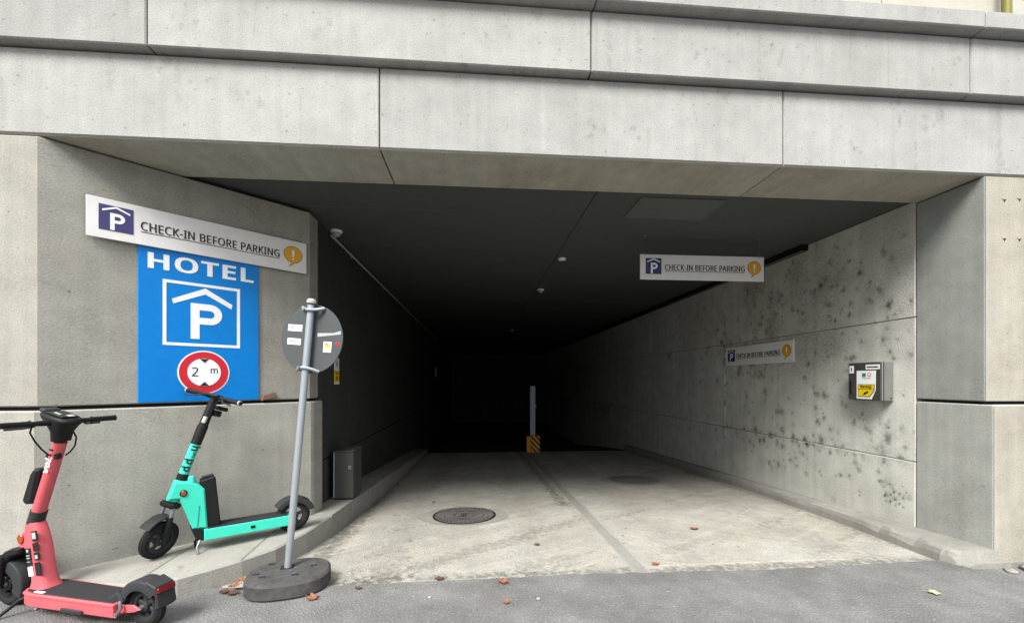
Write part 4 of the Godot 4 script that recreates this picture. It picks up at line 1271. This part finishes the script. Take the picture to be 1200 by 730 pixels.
func red_scooter():
	var dir := Vector2(-0.9556, 0.2945)
	var t := thing("electric_scooter", "coral pink electric scooter parked on the asphalt at the street edge", "scooter", P(-1.885, 0.0, 2.599), atan2(dir.y, dir.x), "rental scooters")
	var I := Transform3D.IDENTITY
	wheel(t, Vector3(0.0, 0.118, 0), 0.117, 0.055, I, 6, M.charcoal)
	wheel(t, Vector3(1.075, 0.135, 0), 0.134, 0.056, I, 5, M.black)
	# deck: coral tray, dark mat, rounded front
	var plan := pts([0.13, -0.085, 0.75, -0.096, 0.82, -0.082, 0.85, -0.050, 0.856, 0.0, 0.85, 0.050, 0.82, 0.082, 0.75, 0.096, 0.13, 0.085])
	var UPX := Transform3D(Basis(Vector3(1, 0, 0), Vector3(0, 0, -1), Vector3(0, 1, 0)), Vector3.ZERO)
	var b := mb(UPX); b.prism(plan, 0.062, 0.142, 0.012); obj("deck", b, M.coral, t)
	var rim := PackedVector2Array()
	for p in plan: rim.append(Vector2(0.49, 0) + (p - Vector2(0.49, 0)) * Vector2(1.012, 1.05))
	b = mb(UPX); b.prism(rim, 0.128, 0.147, 0.005); obj("deck_rim", b, M.coral, t)
	var mat := PackedVector2Array()
	for p in plan: mat.append(Vector2(0.49, 0) + (p - Vector2(0.49, 0)) * Vector2(0.965, 0.90))
	b = mb(UPX); b.prism(mat, 0.140, 0.152, 0.003); obj("deck_mat", b, M.grip_mat, t)
	b = mb(); b.box(Vector3(0.42, 0.083, -0.099), Vector3(0.16, 0.028, 0.012), 0.006); obj("side_catch", b, M.charcoal, t)
	b = mb(); b.box(Vector3(0.70, 0.153, -0.078), Vector3(0.07, 0.003, 0.018), 0.001); obj("warning_label", b, M.print_white, t)
	# neck rising from the deck to the head
	var rows := []
	for q in [[0.778, 0.148, 0.068, 0.062], [0.790, 0.185, 0.057, 0.050], [0.806, 0.26, 0.056, 0.045], [0.838, 0.40, 0.064, 0.044], [0.862, 0.49, 0.056, 0.042], [0.870, 0.535, 0.040, 0.038]]:
		var ring := []
		for k in 24:
			var a := TAU * k / 24.0
			var c := cos(a)
			var s := sin(a)
			ring.append(Vector3(q[0] + signf(c) * pow(absf(c), 0.65) * q[2], q[1], signf(s) * pow(absf(s), 0.65) * q[3]))
		rows.append(ring)
	b = mb(); b.grid(rows, false, true, true); obj("neck", b, M.coral, t)
	b = mb(); b.prism(pts([0.86, 0.52, 0.93, 0.47, 0.965, 0.41, 0.945, 0.37, 0.88, 0.365, 0.84, 0.40]), -0.038, 0.038, 0.012); obj("head", b, M.coral, t)
	b = mb(); b.prism(ellipse(Vector2(0.925, 0.435), 0.024, 0.030, 16), -0.047, -0.036, 0.003); obj("reflector", b, M.orange, t)
	# stickers on the neck
	var NB := Basis(Vector3(0, 0, 1), -0.20)
	for q in [[0.826, 0.465, 0.044, 0.060], [0.816, 0.400, 0.042, 0.050], [0.806, 0.345, 0.040, 0.046], [0.795, 0.270, 0.042, 0.080]]:
		b = mb(); b.box(Vector3(q[0] - 0.026, q[1], -0.0465), Vector3(q[2], q[3], 0.006), 0.001, NB); obj("sticker", b, M.print_black, t)
	b = mb(); b.box(Vector3(0.800, 0.467, -0.0498), Vector3(0.030, 0.038, 0.002), 0.0, NB); b.box(Vector3(0.779, 0.342, -0.0498), Vector3(0.022, 0.022, 0.002), 0.0, NB); obj("sticker_print", b, M.grey_cap, t)
	b = mb(); b.box(Vector3(0.842, 0.335, -0.0475), Vector3(0.036, 0.105, 0.006), 0.002, NB); obj("sticker", b, M.print_black, t)
	b = mb()
	for q in [[0.851, 0.372, 0.016, 0.016], [0.846, 0.343, 0.026, 0.006], [0.843, 0.328, 0.026, 0.006], [0.840, 0.306, 0.026, 0.004]]: b.box(Vector3(q[0], q[1], -0.0508), Vector3(q[2], q[3], 0.002), 0.0, NB)
	obj("sticker_print", b, M.grey_cap, t)
	b = mb(); b.box(Vector3(0.828, 0.248, -0.0475), Vector3(0.038, 0.058, 0.006), 0.006, NB); obj("sticker", b, M.print_white, t)
	# column
	var lo := Vector3(0.872, 0.53, 0)
	var hi := Vector3(0.654, 1.06, 0)
	var ax := (hi - lo).normalized()
	var at = func(y: float) -> Vector3: return lo + (hi - lo) * ((y - 0.53) / 0.53)
	b = mb(); b.tube([at.call(0.525), at.call(0.605)], 0.0395, 22); obj("clamp_band", b, M.charcoal, t)
	b = mb(); b.tube([at.call(0.605), at.call(0.70), at.call(1.03)], [0.0345, 0.0335, 0.0315], 22); obj("column", b, M.coral, t)
	for q in [0.955, 0.985]:
		b = mb(); b.box(at.call(q) + Vector3(0.004, 0, -0.0335), Vector3(0.026, 0.010, 0.006), 0.002, Basis(Vector3(0, 0, 1), 0.1)); obj("column_slot", b, M.black, t)
	b = mb(); b.box(at.call(0.945) + Vector3(-0.034, 0, -0.012), Vector3(0.028, 0.034, 0.03), 0.006); b.box(at.call(0.94) + Vector3(0.034, 0, -0.012), Vector3(0.02, 0.034, 0.03), 0.006); obj("cable_clip", b, M.black, t)
	var LB := Basis(ax, Vector3(ax.y, -ax.x, 0), ax.cross(Vector3(ax.y, -ax.x, 0)).normalized())
	lettering("voi.", 0.114, 0.044, M.print_white, Transform3D(LB, at.call(0.895) + Vector3(0, 0, -0.0328)), t, true)
	# lamp pack ahead of the column
	b = mb(); b.prism(pts([0.775, 0.862, 0.822, 0.868, 0.848, 0.840, 0.915, 0.672, 0.897, 0.645, 0.835, 0.652]), -0.045, 0.045, 0.014); obj("battery_pack", b, M.black, t)
	# head unit with display
	b = mb()
	rows = []
	for q in [[0.664, 1.035, 0.040, 0.040, 0.0], [0.655, 1.09, 0.044, 0.046, 0.05], [0.650, 1.13, 0.070, 0.058, 0.14], [0.655, 1.165, 0.105, 0.068, 0.22], [0.657, 1.182, 0.108, 0.070, 0.26], [0.658, 1.192, 0.098, 0.062, 0.26]]:
		var ring := []
		for k in 28:
			var a := TAU * k / 28.0
			var c := cos(a)
			var s := sin(a)
			var xx: float = signf(c) * pow(absf(c), 0.7) * q[2]
			ring.append(Vector3(q[0] + xx, q[1] + xx * q[4], signf(s) * pow(absf(s), 0.7) * q[3]))
		rows.append(ring)
	b.grid(rows, false, true, true)
	obj("head_unit", b, M.black, t)
	b = mb(); b.box(Vector3(0.648, 1.197, 0), Vector3(0.13, 0.006, 0.088), 0.002, Basis(Vector3(0, 0, 1), 0.255)); obj("display", b, plain(Color(0.06, 0.06, 0.065), 0.2), t)
	b = mb(); b.box(Vector3(0.655, 1.203, -0.02), Vector3(0.05, 0.002, 0.012), 0.0, Basis(Vector3(0, 0, 1), 0.255)); b.box(Vector3(0.60, 1.189, 0.01), Vector3(0.03, 0.002, 0.03), 0.0, Basis(Vector3(0, 0, 1), 0.255)); obj("display_print", b, M.grey_cap, t)
	b = mb(); b.box(Vector3(0.752, 1.220, 0), Vector3(0.05, 0.026, 0.085), 0.008, Basis(Vector3(0, 0, 1), 0.255)); obj("front_lamp", b, M.charcoal, t)
	# bars
	for s in [-1.0, 1.0]:
		b = mb(); b.tube([Vector3(0.655, 1.150, s * 0.05), Vector3(0.655, 1.150, s * 0.13), Vector3(0.650, 1.152, s * 0.275)], [0.019, 0.0145, 0.0135], 14); obj("handlebar", b, M.black, t)
		b = mb(); b.tube([Vector3(0.654, 1.151, s * 0.150), Vector3(0.653, 1.151, s * 0.158), Vector3(0.651, 1.152, s * 0.270), Vector3(0.650, 1.152, s * 0.282)], [0.021, 0.017, 0.017, 0.019], 14); obj("grip", b, M.black, t)
		b = mb(); b.tube([Vector3(0.665, 1.135, s * 0.12), Vector3(0.70, 1.125, s * 0.15), Vector3(0.705, 1.125, s * 0.23)], 0.006, 8); obj("brake_lever", b, M.charcoal, t)
	b = mb(); b.tube([Vector3(0.66, 1.14, -0.135), Vector3(0.668, 1.10, -0.140), Vector3(0.678, 1.05, -0.115), Vector3(0.688, 1.00, -0.08), Vector3(0.698, 0.955, -0.04)], 0.0045, 8); obj("cable", b, M.black, t)
	b = mb(); b.tube([Vector3(0.645, 1.10, 0.045), Vector3(0.628, 1.05, 0.055), Vector3(0.632, 1.00, 0.050), Vector3(0.645, 0.965, 0.035), Vector3(0.66, 0.945, 0.02)], 0.0045, 8); obj("cable", b, M.black, t)
	# front fork and fender
	b = mb(); b.prism(pts([0.90, 0.385, 0.985, 0.375, 1.055, 0.345, 1.085, 0.300, 1.05, 0.27, 1.00, 0.32, 0.92, 0.345]), -0.056, 0.056, 0.010); obj("fork_crown", b, M.black, t)
	for s in [-1.0, 1.0]:
		b = mb(); b.tube([Vector3(1.050, 0.325, s * 0.052), Vector3(1.075, 0.25, s * 0.056), Vector3(1.080, 0.14, s * 0.054), Vector3(1.075, 0.120, s * 0.054)], [0.020, 0.024, 0.019, 0.017], 12); obj("fork_leg", b, M.black, t)
	b = fender(Vector3(1.075, 0.135, 0), 0.160, 60, 205, 0.085, I, 0.006, 0.075); obj("front_fender", b, M.charcoal, t)
	# rear fender, tail light, motor parts
	b = fender(Vector3(0.0, 0.118, 0), 0.158, 25, 140, 0.105, I, 0.006, 0.055); obj("rear_fender", b, M.charcoal, t)
	b = mb(); b.prism(pts([0.23, 0.145, 0.14, 0.205, 0.105, 0.150, 0.13, 0.105, 0.21, 0.125]), -0.060, 0.060, 0.010); obj("fender_root", b, M.charcoal, t)
	b = mb(); b.prism(pts([-0.055, 0.280, -0.125, 0.252, -0.145, 0.140, -0.120, 0.120, -0.12, 0.20, -0.05, 0.268]), -0.055, 0.055, 0.006); obj("tail", b, M.charcoal, t)
	b = mb(); b.box(Vector3(-0.132, 0.230, 0), Vector3(0.022, 0.030, 0.100), 0.005, Basis(Vector3(0, 0, 1), -0.25)); obj("tail_light", b, M.tail, t)
	for s in [-1.0, 1.0]:
		b = mb(); b.prism(pts([0.20, 0.072, 0.20, 0.125, 0.03, 0.138, -0.018, 0.118, 0.02, 0.100]), s * 0.050 - 0.006, s * 0.050 + 0.006, 0.003); obj("rear_arm", b, M.coral, t)
	b = mb(); b.box(Vector3(0.165, 0.082, -0.075), Vector3(0.085, 0.026, 0.012), 0.004, Basis(Vector3(0, 0, 1), 0.05)); obj("axle_bracket", b, M.grey_cap, t)
	b = mb(); b.tube([Vector3(0.12, 0.085, -0.078), Vector3(0.085, 0.125, -0.078), Vector3(0.10, 0.165, -0.072)], 0.009, 10); obj("brake_arm", b, M.steel, t)
	# side stand
	b = mb(); b.tube([Vector3(0.835, 0.10, -0.055), Vector3(0.862, 0.088, -0.08), Vector3(0.90, 0.035, -0.125), Vector3(0.92, 0.009, -0.15), Vector3(0.935, 0.009, -0.165)], [0.016, 0.012, 0.009, 0.010, 0.010], 10); obj("kickstand", b, M.black, t)

# ------------------------------------------------------------------ leaves and crumbs on the ground
func leaf(label: String, at: Vector3, size: float, m: Material, sd: int, slope := false):
	var r := RandomNumberGenerator.new()
	r.seed = sd
	var b := mb(Transform3D(Basis(Vector3.UP, r.randf() * TAU), Vector3.ZERO))
	var n := 22
	var ring := []
	var mid := []
	for k in n:
		var a := TAU * k / n
		var lobe := 0.62 + 0.38 * absf(cos(a * 2.5)) + (0.12 if k % 2 else 0.0)
		if k == n / 2: lobe = 0.5
		lobe *= r.randf_range(0.85, 1.1)
		var y := size * (0.16 + r.randf() * 0.28)
		ring.append(Vector3(cos(a) * lobe * size, y * (0.4 + lobe * 0.6), sin(a) * lobe * size * 0.85))
		mid.append(Vector3(cos(a) * lobe * size * 0.5, size * (0.06 + r.randf() * 0.1), sin(a) * lobe * size * 0.42))
	b.grid([mid, ring], false, true)
	var c := Vector3(0, size * 0.04, 0)
	for k in n: b.poly([c, mid[k], mid[(k + 1) % n]], Vector3.UP)
	b.tube([c, Vector3(-size * 0.8, size * 0.12, 0), Vector3(-size * 1.5, size * 0.3, size * 0.2)], size * 0.035, 5)
	var o := obj("leaf", b, m)
	tag(o, label, "leaf", "fallen leaves")
	o.position = at
	if slope: o.rotation.x = -atan(SLOPE)

func crumb(called: String, label: String, at: Vector3, size: Vector3, m: Material, sd: int):
	var r := RandomNumberGenerator.new()
	r.seed = sd
	var rows := []
	for i in 6:
		var e := i / 5.0
		var ring := []
		for k in 10:
			var a := TAU * k / 10.0
			var q: float = sin(PI * clampf(0.12 + e * 0.86, 0, 1)) * r.randf_range(0.75, 1.1)
			ring.append(Vector3(cos(a) * q * size.x, e * size.y, sin(a) * q * size.z))
		rows.append(ring)
	var b := mb(Transform3D(Basis(Vector3.UP, r.randf() * TAU), Vector3.ZERO))
	b.grid(rows, false, true, true)
	var o := obj(called, b, m)
	tag(o, label, "debris", "crumbs on the ground")
	o.position = at

func litter():
	leaf("bright orange leaf on the seam between asphalt and ramp", P(0.178, 0.003, 2.95), 0.042, M.leaf, 1)
	leaf("small orange leaf on the asphalt below the bright orange leaf", P(0.182, 0.003, 2.68), 0.026, M.leaf, 2)
	leaf("dull brown leaf on the ramp edge left of the bright orange leaf", P(-0.27, ramp_y(3.06) + 0.003, 3.06), 0.035, M.leaf_dark, 3)
	leaf("tan curled leaf in the right lane below the spotted wall", P(2.12, ramp_y(4.03) + 0.004, 4.03), 0.042, M.leaf, 4, true)
	leaf("orange leaf at the street end of the strip between the lanes", P(1.37, ramp_y(3.19) + 0.003, 3.19), 0.032, M.leaf, 5, true)
	leaf("flat tan leaf on the asphalt in front of the rubber foot", P(-1.06, 0.003, 2.83), 0.042, M.leaf, 6)
	leaf("dark leaf on the ramp edge just right of the rubber foot", P(-0.80, 0.003, 2.94), 0.024, M.leaf_dark, 7)
	leaf("rust leaf lowest in the pile between kerb and rubber foot", P(-1.60, 0.004, 2.93), 0.040, M.leaf_dark, 8)
	leaf("orange leaf topmost in the pile between kerb and rubber foot", P(-1.58, 0.05, 3.02), 0.045, M.leaf, 9)
	leaf("pale tan leaf in the middle of the pile beside the rubber foot", P(-1.615, 0.03, 2.985), 0.040, M.leaf, 10)
	leaf("brown leaf at the left of the pile beside the rubber foot", P(-1.665, 0.008, 2.95), 0.034, M.leaf_dark, 11)
	leaf("pale yellowish leaf on the asphalt near the right pier", P(2.99, 0.003, 2.57), 0.036, M.leaf_pale, 12)
	leaf("tiny dark leaf on the left lane above the manhole cover", P(-0.55, ramp_y(5.4) + 0.003, 5.4), 0.025, M.leaf_dark, 13, true)
	leaf("tiny dark leaf on the ramp right of the manhole cover", P(0.52, ramp_y(3.72) + 0.003, 3.72), 0.028, M.leaf_dark, 14, true)
	crumb("paper_scrap", "white crumb on the asphalt right of the small orange leaf", P(0.387, 0.001, 2.705), Vector3(0.014, 0.012, 0.011), M.grey_cap, 21)
	crumb("paper_scrap", "white crumb on the asphalt left of the small orange leaf", P(-0.31, 0.001, 2.78), Vector3(0.013, 0.010, 0.010), M.grey_cap, 22)
	crumb("pebble", "flat white pebble by the coral scooter's side stand", P(-2.70, 0.001, 2.84), Vector3(0.026, 0.010, 0.011), M.grey_cap, 23)
	crumb("concrete_chunk", "larger pale broken concrete chunk at the foot of the right pier", P(4.06, -0.005, 2.80), Vector3(0.10, 0.05, 0.07), M.front, 24)
	crumb("concrete_chunk", "small broken concrete chunk at the end of the right kerb", P(3.90, -0.004, 2.82), Vector3(0.05, 0.028, 0.04), M.kerb, 25)
	crumb("concrete_chunk", "flat broken concrete chunk nearest the picture edge by the right pier", P(4.13, -0.005, 2.72), Vector3(0.09, 0.03, 0.06), M.front, 26)
